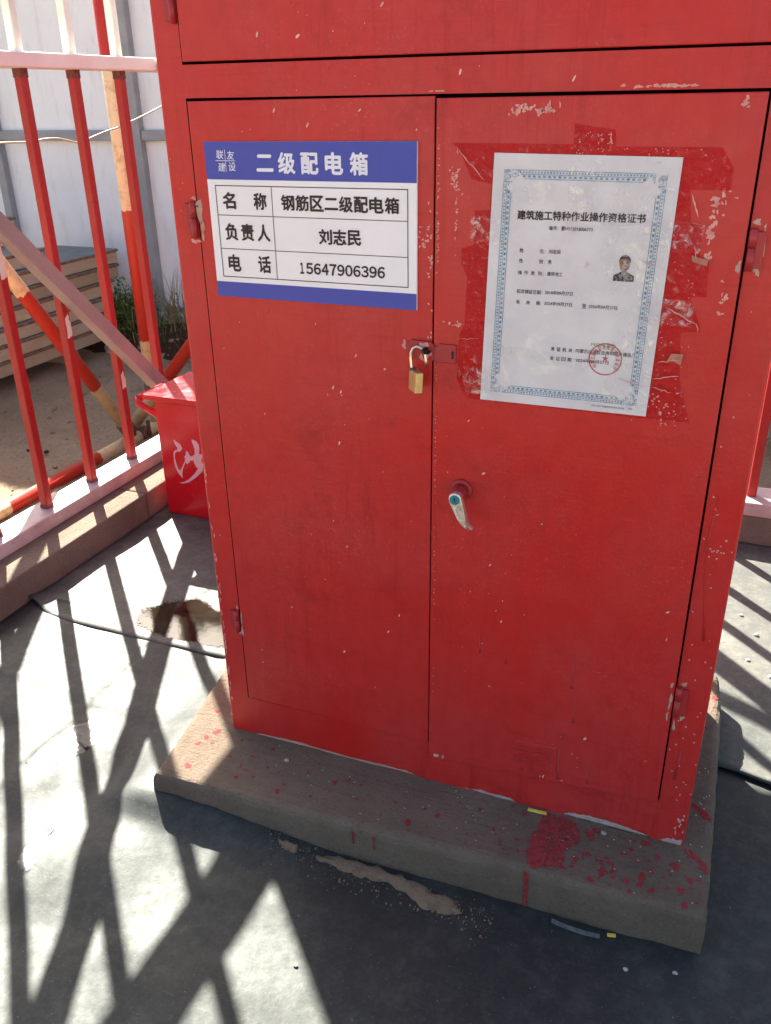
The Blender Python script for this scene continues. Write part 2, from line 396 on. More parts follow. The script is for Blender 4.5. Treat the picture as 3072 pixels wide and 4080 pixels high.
def jagged(pts, seed, amp, sub=3):
    rnd = random.Random(seed); out = []
    for i in range(len(pts)):
        a, b = Vector(pts[i]), Vector(pts[(i + 1) % len(pts)])
        for k in range(sub):
            p = a.lerp(b, k / sub)
            out.append((p.x + rnd.uniform(-amp, amp), p.y + rnd.uniform(-amp, amp)))
    return out
def text_bm(s, x0, x1, z0, z1, y, bold=0.0, slant=0.0, space=1.0):
    c = bpy.data.curves.new('t', 'FONT'); c.body = s; c.size = 1; c.space_character = space; c.resolution_u = 3
    o = bpy.data.objects.new('t', c); COL.objects.link(o); bpy.context.view_layer.update()
    me = bpy.data.meshes.new_from_object(o.evaluated_get(bpy.context.evaluated_depsgraph_get()))
    xs = [v.co.x for v in me.vertices]; ys = [v.co.y for v in me.vertices]
    a, b, e, f = min(xs), max(xs), min(ys), max(ys)
    for v in me.vertices:
        u, t = (v.co.x - a) / (b - a), (v.co.y - e) / (f - e)
        v.co = (x0 + (x1 - x0) * u + slant * t * (z1 - z0), y, z0 + (z1 - z0) * t)
    bm = bmesh.new(); bm.from_mesh(me)
    if bold:        # heavier strokes: the same outline laid again, shifted a little, each copy a hair above the last
        hx, hz = bold * (x1 - x0) / max(1e-6, b - a), bold * (z1 - z0) / max(1e-6, f - e)
        for k, (du, dv) in enumerate(((1, 0), (-1, 0), (0, 1), (0, -1), (.7, .7), (-.7, -.7))):
            m2 = me.copy(); m2.transform(Matrix.Translation((du * hx, -0.00002 * (k + 1), dv * hz))); bm.from_mesh(m2); bpy.data.meshes.remove(m2)
    for fc in bm.faces:
        fc.normal_update()
        if fc.normal.y > 0: fc.normal_flip()
    bpy.data.objects.remove(o); bpy.data.curves.remove(c); bpy.data.meshes.remove(me)
    return bm
def lettering(s, x0, x1, z0, z1, y, mat, parent, bold=0.0, **k):
    return obj('lettering', text_bm(s, x0, x1, z0, z1, y, bold, **k), mat, parent)
def fbm(x, y, z=0.0, o=4):
    return mnoise.fractal(Vector((x, y, z)), 1.0, 2.0, o)

# ------------------------------------------------------------------ ground
def spread(lo, flo, fhi, hi, step):
    a = []; v = flo
    while v <= fhi: a.append(v); v += step
    g = step; v = fhi
    while v < hi: g *= 1.6; v += g; a.append(min(v, hi))
    g = step; v = flo
    while v > lo: g *= 1.6; v -= g; a.insert(0, max(v, lo))
    return a
def sstep(a, b, v):
    t = max(0, min(1, (v - a) / (b - a))); return t * t * (3 - 2 * t)
GZ = -0.112
def ground_h(x, y):
    h = GZ
    inpad = sstep(-1.06, -0.98, x) * (1 - sstep(1.46, 1.56, y)) * (1 - sstep(3.2, 3.4, x))
    h += (1 - inpad) * (0.018 * fbm(x * 2.2, y * 2.2) + 0.010 * fbm(x * 9, y * 9, 3) + 0.005 * fbm(x * 30, y * 30, 7))
    h -= inpad * 0.05
    bank = sstep(2.66 + 0.05 * fbm(x * 4, 1.0), 2.80 + 0.05 * fbm(x * 4, 5.0), y)
    h += bank * (0.145 + 0.02 * fbm(x * 12, y * 12, 9))
    edge = bank * (1 - bank) * 4
    h += edge * 0.03 * fbm(x * 20, y * 20, 2)
    return h
xs = spread(-250, -3.2, 1.6, 250, 0.028); ys = spread(-250, 0.2, 3.15, 250, 0.028)
verts = [(x, y, ground_h(x, y)) for y in ys for x in xs]
nx = len(xs)
faces = [(j * nx + i, j * nx + i + 1, (j + 1) * nx + i + 1, (j + 1) * nx + i) for j in range(len(ys) - 1) for i in range(nx - 1)]
g = obj('ground', (verts, faces), [M['sand'], M['soil']], smooth=True)
for p in g.data.polygons:
    c = p.center
    if 2.66 < c.y + 0.06 * fbm(c.x * 6, c.y * 6) < 3.3: p.material_index = 1
tag(g, kind='structure')
pad = obj('floor_slab', zprism([(-0.985, -3.0), (2.6, -3.0), (2.6, 1.40), (-0.985, 1.40)], -0.16, -0.012), M['pad']); tag(pad, kind='structure')

# kerbs: butted concrete blocks under the fences
def kerb(x0, x1, y0, y1, along, cuts, name='kerb'):
    k = bpy.data.objects.new(name, None); COL.objects.link(k); tag(k, kind='structure'); k.location = (x0, y0, -0.012)
    for i, (a, b) in enumerate(zip(cuts, cuts[1:])):
        rnd = random.Random(i * 7 + len(cuts)); d = rnd.uniform(-0.003, 0.003)
        if along == 'y': bm = box(x0, x1 + d, a + 0.002, b - 0.002, -0.012, 0.09 + d * 0.5, 0.005)
        else: bm = box(a + 0.002, b - 0.002, y0 + d, y1, -0.012, 0.09 + d * 0.5, 0.005)
        obj('kerb_block', bm, M['kerb'], k)
kerb(-0.975, -0.765, -1.6, 1.222, 'y', [-1.6, -0.98, -0.42, 0.13, 0.805, 1.222])
kerb(-0.975, 1.95, 1.225, 1.385, 'x', [-0.975, -0.4, 0.2, 0.74, 1.28, 1.95])

# ------------------------------------------------------------------ rubber mats
SLAB = [(-0.066, -0.153), (0.831, -0.120), (0.830, 0.362), (0.820, 0.474), (-0.160, 0.474)]
def mat_front_h(x, y):
    left = 1 - sstep(-0.25, 0.25, x)
    u = 0.80 * x + 0.60 * y; v = -0.6 * x + 0.8 * y
    h = 0.0065 * math.sin(v * 24 + 1.2 * math.sin(u * 7)) * left * sstep(0.06, -0.12, y)
    h += 0.008 * fbm(x * 3.4, y * 3.4, 4, 2) * (0.4 + left) + 0.0012 * fbm(x * 14, y * 14, 8)
    # soft ridge where an older mat ends beneath
    r = y - (0.043 + 0.012 * math.sin(x * 9) + 0.03 * sstep(-0.24, -0.12, x))
    h += (0.005 * sstep(-0.012, 0.006, r) + 0.003 * math.exp(-(r / 0.012) ** 2)) * (1 - sstep(0.3, 0.5, x))
    # rides up against the slab's left front
    sy = -0.153 + (x + 0.066) * 0.0368
    d = sy - y
    lip = 0.036 * math.exp(-(max(0, d) / 0.035) ** 2) * (1 - sstep(-0.02, 0.34, x)) * sstep(-0.20, -0.085, x)
    h += lip
    sag = 0.006 * math.exp(-((x - 0.70) / 0.09) ** 2 - (d / 0.03) ** 2)
    return 0.004 + h - sag * 0.5 + 0.004
def mat_back_h(x, y):
    e = y - 0.266
    h = 0.013 + 0.005 * fbm(x * 3.3, y * 3.3, 11, 2) + 0.0012 * fbm(x * 13, y * 13, 2)
    pd = math.exp(-(((x + 0.30) / 0.17) ** 2 + ((y - 0.365) / 0.085) ** 2) ** 2)      # hollow that holds a puddle
    h = h * (1 - pd) + 0.0125 * pd
    h += 0.010 * math.exp(-(e / 0.03) ** 2) * (0.7 + 0.5 * math.sin(x * 6 + 1.0))
    h += 0.022 * math.exp(-(e / 0.06) ** 2) * sstep(-0.66, -0.78, x)     # corner rides up the kerb
    return h
def grid_mat(name, xr, yr, hf, step, label, mat, edge=None, thick=0.006):
    nxx = max(2, int((xr[1] - xr[0]) / step)); nyy = max(2, int((yr[1] - yr[0]) / step)); vv = []
    for j in range(nyy + 1):
        for i in range(nxx + 1):
            x = xr[0] + (xr[1] - xr[0]) * i / nxx; y = yr[0] + (yr[1] - yr[0]) * j / nyy
            if edge: y = edge(x) + (yr[1] - edge(x)) * j / nyy
            vv.append((x, y, hf(x, y)))
    ff = [(j * (nxx + 1) + i, j * (nxx + 1) + i + 1, (j + 1) * (nxx + 1) + i + 1, (j + 1) * (nxx + 1) + i) for j in range(nyy) for i in range(nxx)]
    # skirt gives the sheet its thickness
    rim = [i for i in range(nxx + 1)] + [j * (nxx + 1) + nxx for j in range(1, nyy + 1)] + [nyy * (nxx + 1) + i for i in range(nxx - 1, -1, -1)] + [j * (nxx + 1) for j in range(nyy - 1, 0, -1)]
    b = len(vv); vv += [(vv[k][0], vv[k][1], vv[k][2] - thick) for k in rim]
    m = len(rim); ff += [(rim[k], b + k, b + (k + 1) % m, rim[(k + 1) % m]) for k in range(m)]
    o = obj(name, (vv, ff), mat, smooth=True, origin=((xr[0] + xr[1]) / 2, yr[0], 0))
    return tag(o, label, 'rubber mat')
grid_mat('rubber_mat', (-0.762, 2.0), (-2.2, 0.335), mat_front_h, 0.016, 'wrinkled black rubber mat spread in front of the red cabinet, sunlit through the bars', M['rubber'])
grid_mat('rubber_mat', (-0.764, 2.0), (0.266, 1.221), mat_back_h, 0.016, 'black rubber mat lying behind the cabinet with its raised edge over the front mat', M['rubber_dusty'],
         edge=lambda x: 0.266 + 0.010 * math.exp(-((x + 0.76) / 0.06) ** 2) * 4 + 0.004 * math.sin(x * 5) + 0.02 * sstep(0.95, 0.84, x) * sstep(0.7, 0.8, x))

# puddles and wet spots
def puddle(pts, hf, lift, mat, seed, amp, name='puddle', flat=None):
    pl = jagged(pts, seed, amp, 5); bm = bmesh.new()
    cx = sum(p[0] for p in pl) / len(pl); cy = sum(p[1] for p in pl) / len(pl); rings = []
    for s in (0.02, 0.25, 0.5, 0.75, 1.0):
        rings.append([bm.verts.new((cx + (p[0] - cx) * s, cy + (p[1] - cy) * s, (flat if flat else hf(cx + (p[0] - cx) * s, cy + (p[1] - cy) * s) + lift * (1 if s < 1 else 0.3)))) for p in pl])
    n = len(pl)
    for a, b in zip(rings, rings[1:]):
        for k in range(n): bm.faces.new((a[k], b[k], b[(k + 1) % n], a[(k + 1) % n]))
    bm.faces.new(rings[0])
    bmesh.ops.recalc_face_normals(bm, faces=bm.faces)
    o = obj(name, bm, mat, smooth=True); tag(o, kind='structure')
    at = o.data.attributes.new('film', 'FLOAT', 'POINT'); n = len(pl)
    for i in range(len(o.data.vertices)): at.data[i].value = (1.0, 0.9, 0.75, 0.5, 0.0)[min(4, i // n)]
    return o
puddle([(-0.480, 0.335), (-0.482, 0.384), (-0.435, 0.431), (-0.384, 0.465), (-0.277, 0.43), (-0.16, 0.40), (-0.12, 0.32), (-0.203, 0.285), (-0.263, 0.283), (-0.355, 0.283), (-0.411, 0.290), (-0.453, 0.304)], mat_back_h, 0.0012, M['water'], 3, 0.004, flat=0.0150)
puddle([(-0.360, -0.162), (-0.368, -0.09), (-0.348, -0.022), (-0.311, 0.026), (-0.276, 0.018), (-0.262, -0.019), (-0.262, -0.065), (-0.266, -0.096), (-0.296, -0.142), (-0.320, -0.180)], mat_front_h, 0.0012, M['wet'], 5, 0.004)
puddle([(-0.199, -0.351), (-0.216, -0.316), (-0.216, -0.271), (-0.200, -0.254), (-0.185, -0.265), (-0.172, -0.304), (-0.170, -0.340), (-0.171, -0.361)], mat_front_h, 0.0012, M['wet'], 6, 0.0025)

# sand showing along the slab front
def sand_strip(pts, seed):
    pl = jagged(pts, seed, 0.0035, 4); bm = bmesh.new(); n = len(pl); rings = []
    cx = sum(p[0] for p in pl) / n; cy = sum(p[1] for p in pl) / n
    # inner rings follow the strip rather than its centre
    for k, (s, hz) in enumerate(((1.0, 0.0005), (0.86, 0.004), (0.6, 0.006), (0.3, 0.0065))):
        ring = []
        for p in pl:
            x, y = p[0], cy + (p[1] - cy); 
            x = cx + (p[0] - cx) * (1 - (1 - s) * 0.25); y2 = centre_y(pts, p[0]); y = y2 + (p[1] - y2) * s
            ring.append(bm.verts.new((x, y, mat_front_h(x, y) + hz + 0.0015 * fbm(x * 90, y * 90))))
        rings.append(ring)
    for a, b in zip(rings, rings[1:]):
        for k in range(n): bm.faces.new((a[k], a[(k + 1) % n], b[(k + 1) % n], b[k]))
    bm.faces.new(rings[-1])
    bmesh.ops.recalc_face_normals(bm, faces=bm.faces)
    o = obj('sand_patch', bm, M['sand_patch'], smooth=True); return tag(o, 'strip of brown sand spilled on the mat along the slab', 'sand', kind='stuff')
def centre_y(pts, x):
    near = sorted(pts, key=lambda p: abs(p[0] - x))[:4]; return sum(p[1] for p in near) / 4
sand_strip([(0.176, -0.161), (0.195, -0.154), (0.211, -0.159), (0.209, -0.168), (0.189, -0.167)], 1)
sand_strip([(0.238, -0.163), (0.275, -0.148), (0.317, -0.146), (0.342, -0.144), (0.386, -0.148), (0.426, -0.153), (0.446, -0.163), (0.473, -0.160), (0.494, -0.176), (0.471, -0.190), (0.451, -0.190), (0.430, -0.189), (0.405, -0.176), (0.373, -0.168), (0.335, -0.170), (0.309, -0.170), (0.27, -0.168)], 2)

bm = bmesh.new(); rnd = random.Random(31)
for i in range(420):
    x = rnd.uniform(0.15, 0.54); y = -0.160 - (x - 0.24) * 0.06 + rnd.gauss(0, 0.016) - 0.004
    if y > -0.15 + (x + 0.066) * 0.036 - 0.0: continue
    r = 0.0006 + 0.0016 * rnd.random() ** 3
    bmesh.ops.create_icosphere(bm, subdivisions=1, radius=r, matrix=Matrix.Translation((x, y, mat_front_h(x, y) + r * 0.4 + (0.004 if abs(y + 0.160 + (x - 0.24) * 0.06) < 0.006 else 0))))
o = obj('sand_grains', bm, M['sand_patch']); tag(o, 'loose sand grains scattered on the mat along the slab', 'sand', kind='stuff')

# ------------------------------------------------------------------ concrete slab under the cabinet
slab = empty('concrete_slab', (0.38, 0.16, 0), 'broom finished concrete slab splashed with red paint under the red cabinet', 'slab')
def slab_bm():
    pl = jagged(SLAB, 4, 0.0010, 60); bm = bmesh.new(); n = len(pl)
    cx, cy = 0.38, 0.16; rings = []
    for inset, z in ((0.0, 0.004), (-0.001, 0.045), (0.0, 0.066), (0.0022, 0.0735), (0.0065, 0.0785), (0.013, 0.08)):
        ring = []
        for k, p in enumerate(pl):
            d = Vector((cx - p[0], cy - p[1])); e = Vector((math.copysign(min(1, abs(d.x) / 0.4) ** 6, d.x), math.copysign(min(1, abs(d.y) / 0.27) ** 6, d.y)))
            if e.length < 1e-3: e = d
            e.normalize(); w_ = fbm(p[0] * 34, p[1] * 34, z * 30) ; wear = 1 + 0.9 * max(0, fbm(p[0] * 9, p[1] * 9, 4))
            q = Vector(p) + e * (inset * wear + 0.0012 * w_ * (1 if 0.02 < z < 0.0799 else 0))
            ring.append(bm.verts.new((q.x, q.y, z - (0.0015 * abs(w_) if 0.06 < z < 0.0799 else 0))))
        rings.append(ring)
    for a, b in zip(rings, rings[1:]):
        for k in range(n): bm.faces.new((a[k], a[(k + 1) % n], b[(k + 1) % n], b[k]))
    bm.faces.new(rings[-1]); bmesh.ops.recalc_face_normals(bm, faces=bm.faces)
    return bm
obj('slab_body', slab_bm(), M['slab'], slab)
zt = 0.0805
rnd = random.Random(12); drops = []
def drop(x, y, r, sd): drops.append(blob_pts(x, y, r, r * rnd.uniform(0.6, 1.0), sd, 18, 0.42, rnd.uniform(0, 3)))
def on_slab(x, y): return -0.118 + (0.831 - x) * -0.036 < y < 0.40 and (y < -0.006 or x < -0.01 or x > 0.80) and -0.06 < x < 0.822
for i in range(130):
    x = rnd.uniform(0.60, 0.82); y = rnd.uniform(-0.115, -0.01)
    if on_slab(x, y): drop(x, y, 0.0011 + 0.0062 * rnd.random() ** 2.6, i)
for i in range(60):
    x = rnd.uniform(0.02, 0.60); y = rnd.uniform(-0.12, -0.008)
    if on_slab(x, y): drop(x, y, rnd.choice((0.001, 0.0015, 0.002, 0.003, 0.0045)), 200 + i)
for x, y, r in ((-0.02, -0.02, 0.007), (-0.03, -0.04, 0.005), (-0.035, -0.06, 0.005), (-0.012, -0.05, 0.004), (-0.02, -0.115, 0.006), (-0.05, 0.03, 0.004), (0.80, 0.30, 0.006), (0.815, 0.395, 0.007)): drop(x, y, r, 300)
o = obj('paint_spatter', flat_xy(drops, zt), None or red_paint('slab paint drops', (0.34, 0.032, 0.036), (0.28, 0.055, 0.055), 0.8, 0.6, False), slab); tag(o, kind='stuff')
M['slab_red'] = o.data.materials[0]; nb = M['slab_red'].node_tree.nodes['Principled BSDF']; nb.inputs['Specular IOR Level'].default_value = 0.1
def broken_paint(m):
    t = m.node_tree; o_ = t.nodes['Material Output']; g_ = t.nodes.new('ShaderNodeNewGeometry'); nz = t.nodes.new('ShaderNodeTexNoise'); nz.inputs['Scale'].default_value = 190; nz.inputs['Detail'].default_value = 5; nz.inputs['Roughness'].default_value = 0.7
    mr = t.nodes.new('ShaderNodeMapRange'); mx = t.nodes.new('ShaderNodeMixShader'); tr = t.nodes.new('ShaderNodeBsdfTransparent')
    t.links.new(g_.outputs['Position'], nz.inputs['Vector']); t.links.new(nz.outputs['Fac'], mr.inputs[0])
    for i, v in enumerate((0.36, 0.50, 0.15, 0.97)): mr.inputs[i + 1].default_value = v
    t.links.new(mr.outputs[0], mx.inputs[0]); t.links.new(tr.outputs[0], mx.inputs[1]); t.links.new(nb.outputs[0], mx.inputs[2]); t.links.new(mx.outputs[0], o_.inputs[0])
broken_paint(M['slab_red'])
obj('paint_spill', flat_xy([jagged([(0.576, -0.006), (0.62, -0.006), (0.636, -0.025), (0.639, -0.051), (0.620, -0.073), (0.628, -0.105), (0.608, -0.112), (0.578, -0.1235), (0.568, -0.093), (0.571, -0.054)], 3, 0.0035, 4)], zt + 0.0004), M['slab_red'], slab)
obj('paint_smear', flat_xy([jagged([(0.786, -0.006), (0.800, -0.004), (0.828, -0.026), (0.826, -0.042), (0.806, -0.022)], 5, 0.002, 4)], zt + 0.0004), M['slab_red'], slab)
obj('paint_smear', flat_xy([jagged([(0.793, 0.094), (0.8, 0.097), (0.827, 0.078), (0.825, 0.064), (0.806, 0.079)], 6, 0.002, 4)], zt + 0.0004), M['slab_red'], slab)
yf = -0.153 + (0.58 + 0.066) * 0.0368 - 0.0035
obj('paint_drip', prism([(0.574, 0.079), (0.5815, 0.079), (0.5805, 0.04), (0.5812, 0.013), (0.5785, 0.009), (0.5752, 0.013), (0.5757, 0.045)], yf, yf + 0.002), M['slab_red'], slab)
for xx in (0.30, 0.335):
    y2 = -0.153 + (xx + 0.066) * 0.0368 - 0.0035
    obj('paint_drip', prism([(xx, 0.070), (xx + 0.0025, 0.068), (xx + 0.002, 0.05), (xx + 0.0035, 0.044), (xx + 0.001, 0.046)], y2, y2 + 0.002), M['slab_red'], slab)
wh = [blob_pts(rnd.uniform(0.1, 0.82), rnd.uniform(-0.115, -0.01), 0.0012, 0.0009, i, 8) for i in range(46)]
wh += [blob_pts(rnd.uniform(0.797, 0.822), rnd.uniform(-0.06, 0.2), 0.0012, 0.001, i, 8) for i in range(14)]
o = obj('white_speck', flat_xy(wh, zt + 0.0002), M['fence_white'], slab); tag(o, kind='stuff')
# crumbs of mortar stuck in the spill
bm = bmesh.new()
for i in range(26):
    x, y = rnd.gauss(0.618, 0.012), rnd.gauss(-0.052, 0.006)
    if i < 3: x, y = 0.574 + i * 0.003, -0.058 + i * 0.002
    m4 = Matrix.Translation((x, y, zt + 0.001)) @ Matrix.Rotation(rnd.uniform(0, 3), 4, 'Z') @ Matrix.Diagonal((1, rnd.uniform(.6, 1), rnd.uniform(.6, .9), 1))
    bmesh.ops.create_icosphere(bm, subdivisions=1, radius=rnd.uniform(0.001, 0.0027), matrix=m4)
o = obj('mortar_crumb', bm, simple('reddened crumb', (0.16, 0.05, 0.04), (0.24, 0.14, 0.10), 300, rough=0.9), slab); tag(o, kind='stuff')

# ------------------------------------------------------------------ electrical cabinet
CW, CD, Z0, ZTOP = 0.789, 0.363, 0.08, 1.66
cab = empty('electrical_cabinet', (CW / 2, CD / 2, Z0), 'tall red steel electrical cabinet with double doors standing on the concrete slab', 'cabinet')
def carcass():
    X = [0, 0.0405, 0.7446, CW]; Zs = [Z0, 0.1588, 1.1185, 1.1570, 1.612, ZTOP]
    bm = bmesh.new(); V = {}
    def v(x, y, z):
        k = (round(x, 5), round(y, 5), round(z, 5))
        if k not in V: V[k] = bm.verts.new(k)
        return V[k]
    holes = {(1, 1), (1, 3)}
    for i in range(3):
        for j in range(5):
            if (i, j) in holes:
                a, b, c, d = X[i], X[i + 1], Zs[j], Zs[j + 1]; dp = 0.05
                for (p, q2) in (((a, c), (b, c)), ((b, c), (b, d)), ((b, d), (a, d)), ((a, d), (a, c))):
                    f = bm.faces.new((v(p[0], 0, p[1]), v(q2[0], 0, q2[1]), v(q2[0], dp, q2[1]), v(p[0], dp, p[1]))); f.material_index = 1
                f = bm.faces.new((v(a, dp, c), v(b, dp, c), v(b, dp, d), v(a, dp, d))); f.material_index = 1
            else: bm.faces.new((v(X[i], 0, Zs[j]), v(X[i + 1], 0, Zs[j]), v(X[i + 1], 0, Zs[j + 1]), v(X[i], 0, Zs[j + 1])))
    bL, bR = v(0, CD, Z0), v(CW, CD, Z0); tL, tR = v(0, CD, ZTOP), v(CW, CD, ZTOP)
    bm.faces.new([v(0, 0, z) for z in Zs] + [tL, bL]); bm.faces.new([v(CW, 0, z) for z in Zs] + [tR, bR])
    bm.faces.new([v(x, 0, ZTOP) for x in X] + [tR, tL]); bm.faces.new([v(x, 0, Z0) for x in X] + [bR, bL]); bm.faces.new((bL, bR, tR, tL))
    bmesh.ops.recalc_face_normals(bm, faces=bm.faces)
    es = [e for e in bm.edges if all((abs(q.co.x) < 1e-6 or abs(q.co.x - CW) < 1e-6) and abs(q.co.y) < 1e-6 for q in e.verts) and abs(e.verts[0].co.z - e.verts[1].co.z) > 1e-4]
    bmesh.ops.bevel(bm, geom=es, offset=0.0045, segments=3, profile=0.5, affect='EDGES')
    return bm
obj('cabinet_body', carcass(), [M['cab'], M['dark']], cab)
def door(pts, y, label=None):
    d = obj('door', prism(pts, y, y + 0.003, 0.0012), M['cab'], cab)
    if label: d['label'] = label
    return d
dL = door([(0.0432, 0.1612), (0.3788, 0.1596), (0.3818, 1.1164), (0.0432, 1.1150)], -0.0026, 'left leaf of the double door carrying the blue and white sign')
dR = door([(0.3806, 0.1332), (0.7424, 0.1572), (0.7418, 0.60), (0.7420, 1.1152), (0.3846, 1.1140)], -0.0052, 'right leaf of the double door with lever handle and taped certificate')
dU = door([(0.0428, 1.1602), (0.7430, 1.1598), (0.7430, 1.609), (0.0428, 1.609)], -0.0030, 'single wide door of the upper compartment')

def hinge(x, z0, z1, parent, side):
    zm = z0 + (z1 - z0) * 0.56
    h = obj('hinge', tube([(x, -0.0035, z0), (x, -0.0035, zm - 0.0004)], 0.0043, 14), M['cab_hw'], parent)
    bm = tube([(x, -0.0035, zm + 0.0004), (x, -0.0035, z1)], 0.0047, 14)
    obj('hinge_knuckle', bm, M['cab_hw'], h)
    bm = box(x - 0.0125 if side < 0 else x + 0.002, x - 0.002 if side < 0 else x + 0.0125, -0.0042, 0.001, z0 + 0.003, z1 - 0.003, 0.0008)
    obj('hinge_leaf', bm, M['cab_hw'], h)
hinge(0.0352, 0.9440, 0.9920, dL, -1); hinge(0.0362, 0.2985, 0.3415, dL, -1)
hinge(0.7490, 0.9360, 0.9810, dR, 1); hinge(0.7478, 0.3200, 0.3690, dR, 1)
hinge(0.0357, 1.2030, 1.2560, dU, -1); hinge(0.0357, 1.50, 1.55, dU, -1)

# paint loss round hinges, edges and hasp: irregular chips, slightly proud
def chips(parent, items, y, mat, name='paint_chip'):
    polys = []
    for i, (x, z, rx, rz, sd) in enumerate(items): polys.append(blob_pts(x, z, rx, rz, sd, 26, 0.5))
    o = obj(name, flat_xz(polys, y), mat, parent); tag(o, kind='stuff'); return o
chips(dL, [(0.0460, 0.978, 0.0038, 0.016, 1), (0.0478, 0.955, 0.0026, 0.012, 2), (0.0455, 0.990, 0.0040, 0.004, 3)], -0.0030, M['primer'])
chips(cab, [(0.0330, 0.9395, 0.006, 0.0030, 4), (0.0365, 0.9960, 0.004, 0.0018, 5), (0.0386, 0.2960, 0.003, 0.004, 8), (0.0375, 0.345, 0.002, 0.004, 9)], -0.0005, M['chip'])
chips(dL, [(0.0452, 0.325, 0.0012, 0.012, 6), (0.0450, 0.30, 0.0016, 0.010, 7)], -0.0030, M['primer'])
chips(cab, [(0.7600, 0.968, 0.0022, 0.014, 11), (0.7575, 0.937, 0.0030, 0.006, 12), (0.7510, 0.988, 0.003, 0.004, 13), (0.7535, 0.374, 0.0030, 0.003, 14), (0.757, 0.316, 0.0028, 0.0035, 15), (0.7480, 0.300, 0.0015, 0.010, 16)], -0.0006, M['primer'])
chips(dR, [(0.7385, 0.940, 0.0018, 0.008, 21), (0.7385, 0.345, 0.0018, 0.012, 22), (0.7375, 0.372, 0.002, 0.004, 23), (0.737, 0.318, 0.0016, 0.006, 24)], -0.0056, M['primer'])
# scuffed upper part of the right leaf
rnd = random.Random(5); it = []
for cx, cz, sx, sz, n, r in ((0.50, 1.1005, 0.016, 0.0025, 34, 0.0022), (0.705, 0.98, 0.0015, 0.02, 26, 0.0025), (0.712, 1.02, 0.004, 0.016, 16, 0.002), (0.411, 1.0, 0.001, 0.03, 22, 0.0012), (0.725, 0.90, 0.003, 0.015, 10, 0.002), (0.409, 1.03, 0.003, 0.008, 20, 0.0015), (0.425, 0.853, 0.012, 0.0015, 26, 0.0014), (0.58, 0.1475, 0.012, 0.003, 30, 0.0018), (0.395, 0.139, 0.010, 0.0014, 20, 0.0025), (0.696, 0.152, 0.01, 0.001, 14, 0.0013), (0.388, 0.99, 0.0008, 0.05, 40, 0.0010), (0.3875, 0.62, 0.0006, 0.16, 60, 0.0008), (0.722, 1.107, 0.002, 0.004, 6, 0.0022)):
    for k in range(n): it.append((min(0.737, max(0.386, rnd.gauss(cx, sx))), rnd.gauss(cz, sz), r * rnd.uniform(0.4, 1.2), r * rnd.uniform(0.4, 1.4), rnd.randint(0, 9999)))
it = [i for i in it if 0.143 + (i[0] - 0.38) * 0.0667 - 0.004 < i[1] < 1.112]
chips(dR, it, -0.0056, M['chip'])
it = [(0.3775 + rnd.uniform(-0.004, 0.003), z, 0.0012, 0.0015, k) for k, z in enumerate([rnd.uniform(0.80, 1.0) for _ in range(20)])]
it += [(rnd.gauss(0.370, 0.004), rnd.gauss(0.955, 0.012), 0.0016, 0.0012, 50 + k) for k in range(16)]
chips(dL, it, -0.0030, M['chip'])
it = [(rnd.uniform(0.746, 0.787), 0.16 + abs(rnd.gauss(0, 0.35)), 0.0012, 0.0012, k) for k in range(36)] + [(0.777 + rnd.gauss(0, 0.004), rnd.gauss(0.115, 0.014), 0.0010, 0.0026, 90 + k) for k in range(14)]
it += [(rnd.gauss(0.77, 0.01), rnd.gauss(0.585, 0.012), 0.0012, 0.001, 130 + k) for k in range(16)]
it += [(0.004 + rnd.gauss(0.002, 0.0015), rnd.uniform(0.09, 0.6), 0.001, 0.004, 160 + k) for k in range(40)]
it += [(rnd.gauss(0.64, 0.02), 1.1215 + abs(rnd.gauss(0, 0.001)), 0.003, 0.0012, 260 + k) for k in range(22)] + [(rnd.gauss(0.385, 0.006), 1.1215, 0.002, 0.0008, 300 + k) for k in range(9)]
it = [i for i in it if 0.0002 + i[2] < i[0] < 0.7885 - i[2] and i[1] > 0.083 + i[3]]
chips(cab, it, -0.0006, M['chip'])
# bottom edge: bare steel and brushed streaks
def strip(pts, y, mat, parent, seed, name='bare_edge'): return obj(name, flat_xz([jagged(pts, seed, 0.0012, 8)], y), mat, parent)
strip([(0.605, 0.0815), (0.64, 0.0815), (0.74, 0.0815), (0.735, 0.0835), (0.69, 0.092), (0.64, 0.0925), (0.615, 0.088)], -0.0006, M['grey_edge'], cab, 2)
strip([(0.752, 0.0815), (0.785, 0.0815), (0.785, 0.092), (0.765, 0.089)], -0.0006, M['grey_edge'], cab, 3)
strip([(0.05, 0.0815), (0.36, 0.0815), (0.34, 0.0865), (0.22, 0.0845), (0.12, 0.0875)], -0.0006, M['primer'], cab, 4)
strip([(0.44, 0.0815), (0.53, 0.0815), (0.52, 0.0855), (0.47, 0.0875)], -0.0006, M['grey_edge'], cab, 5)
# thrown flecks of pale paint over the whole front
def flecks(n, xr, zr, seed):
    rnd = random.Random(seed); out = []; cl = [(rnd.uniform(*xr), rnd.uniform(*zr)) for _ in range(max(3, n // 6))]
    for _ in range(n):
        c = rnd.choice(cl); x, z = (rnd.gauss(c[0], 0.022), rnd.gauss(c[1], 0.03)) if rnd.random() < 0.6 else (rnd.uniform(*xr), rnd.uniform(*zr))
        if not (xr[0] < x < xr[1] and zr[0] < z < zr[1]): continue
        L = 0.0007 + 0.0032 * rnd.random() ** 2.6; wd = rnd.uniform(0.22, 0.5); a = R_(58 + rnd.gauss(0, 12))
        out.append([(x + L * math.cos(t) * math.cos(a) - wd * L * math.sin(t) * math.sin(a), z + L * math.cos(t) * math.sin(a) + wd * L * math.sin(t) * math.cos(a)) for t in [2 * math.pi * k / 9 for k in range(9)]])
    return out
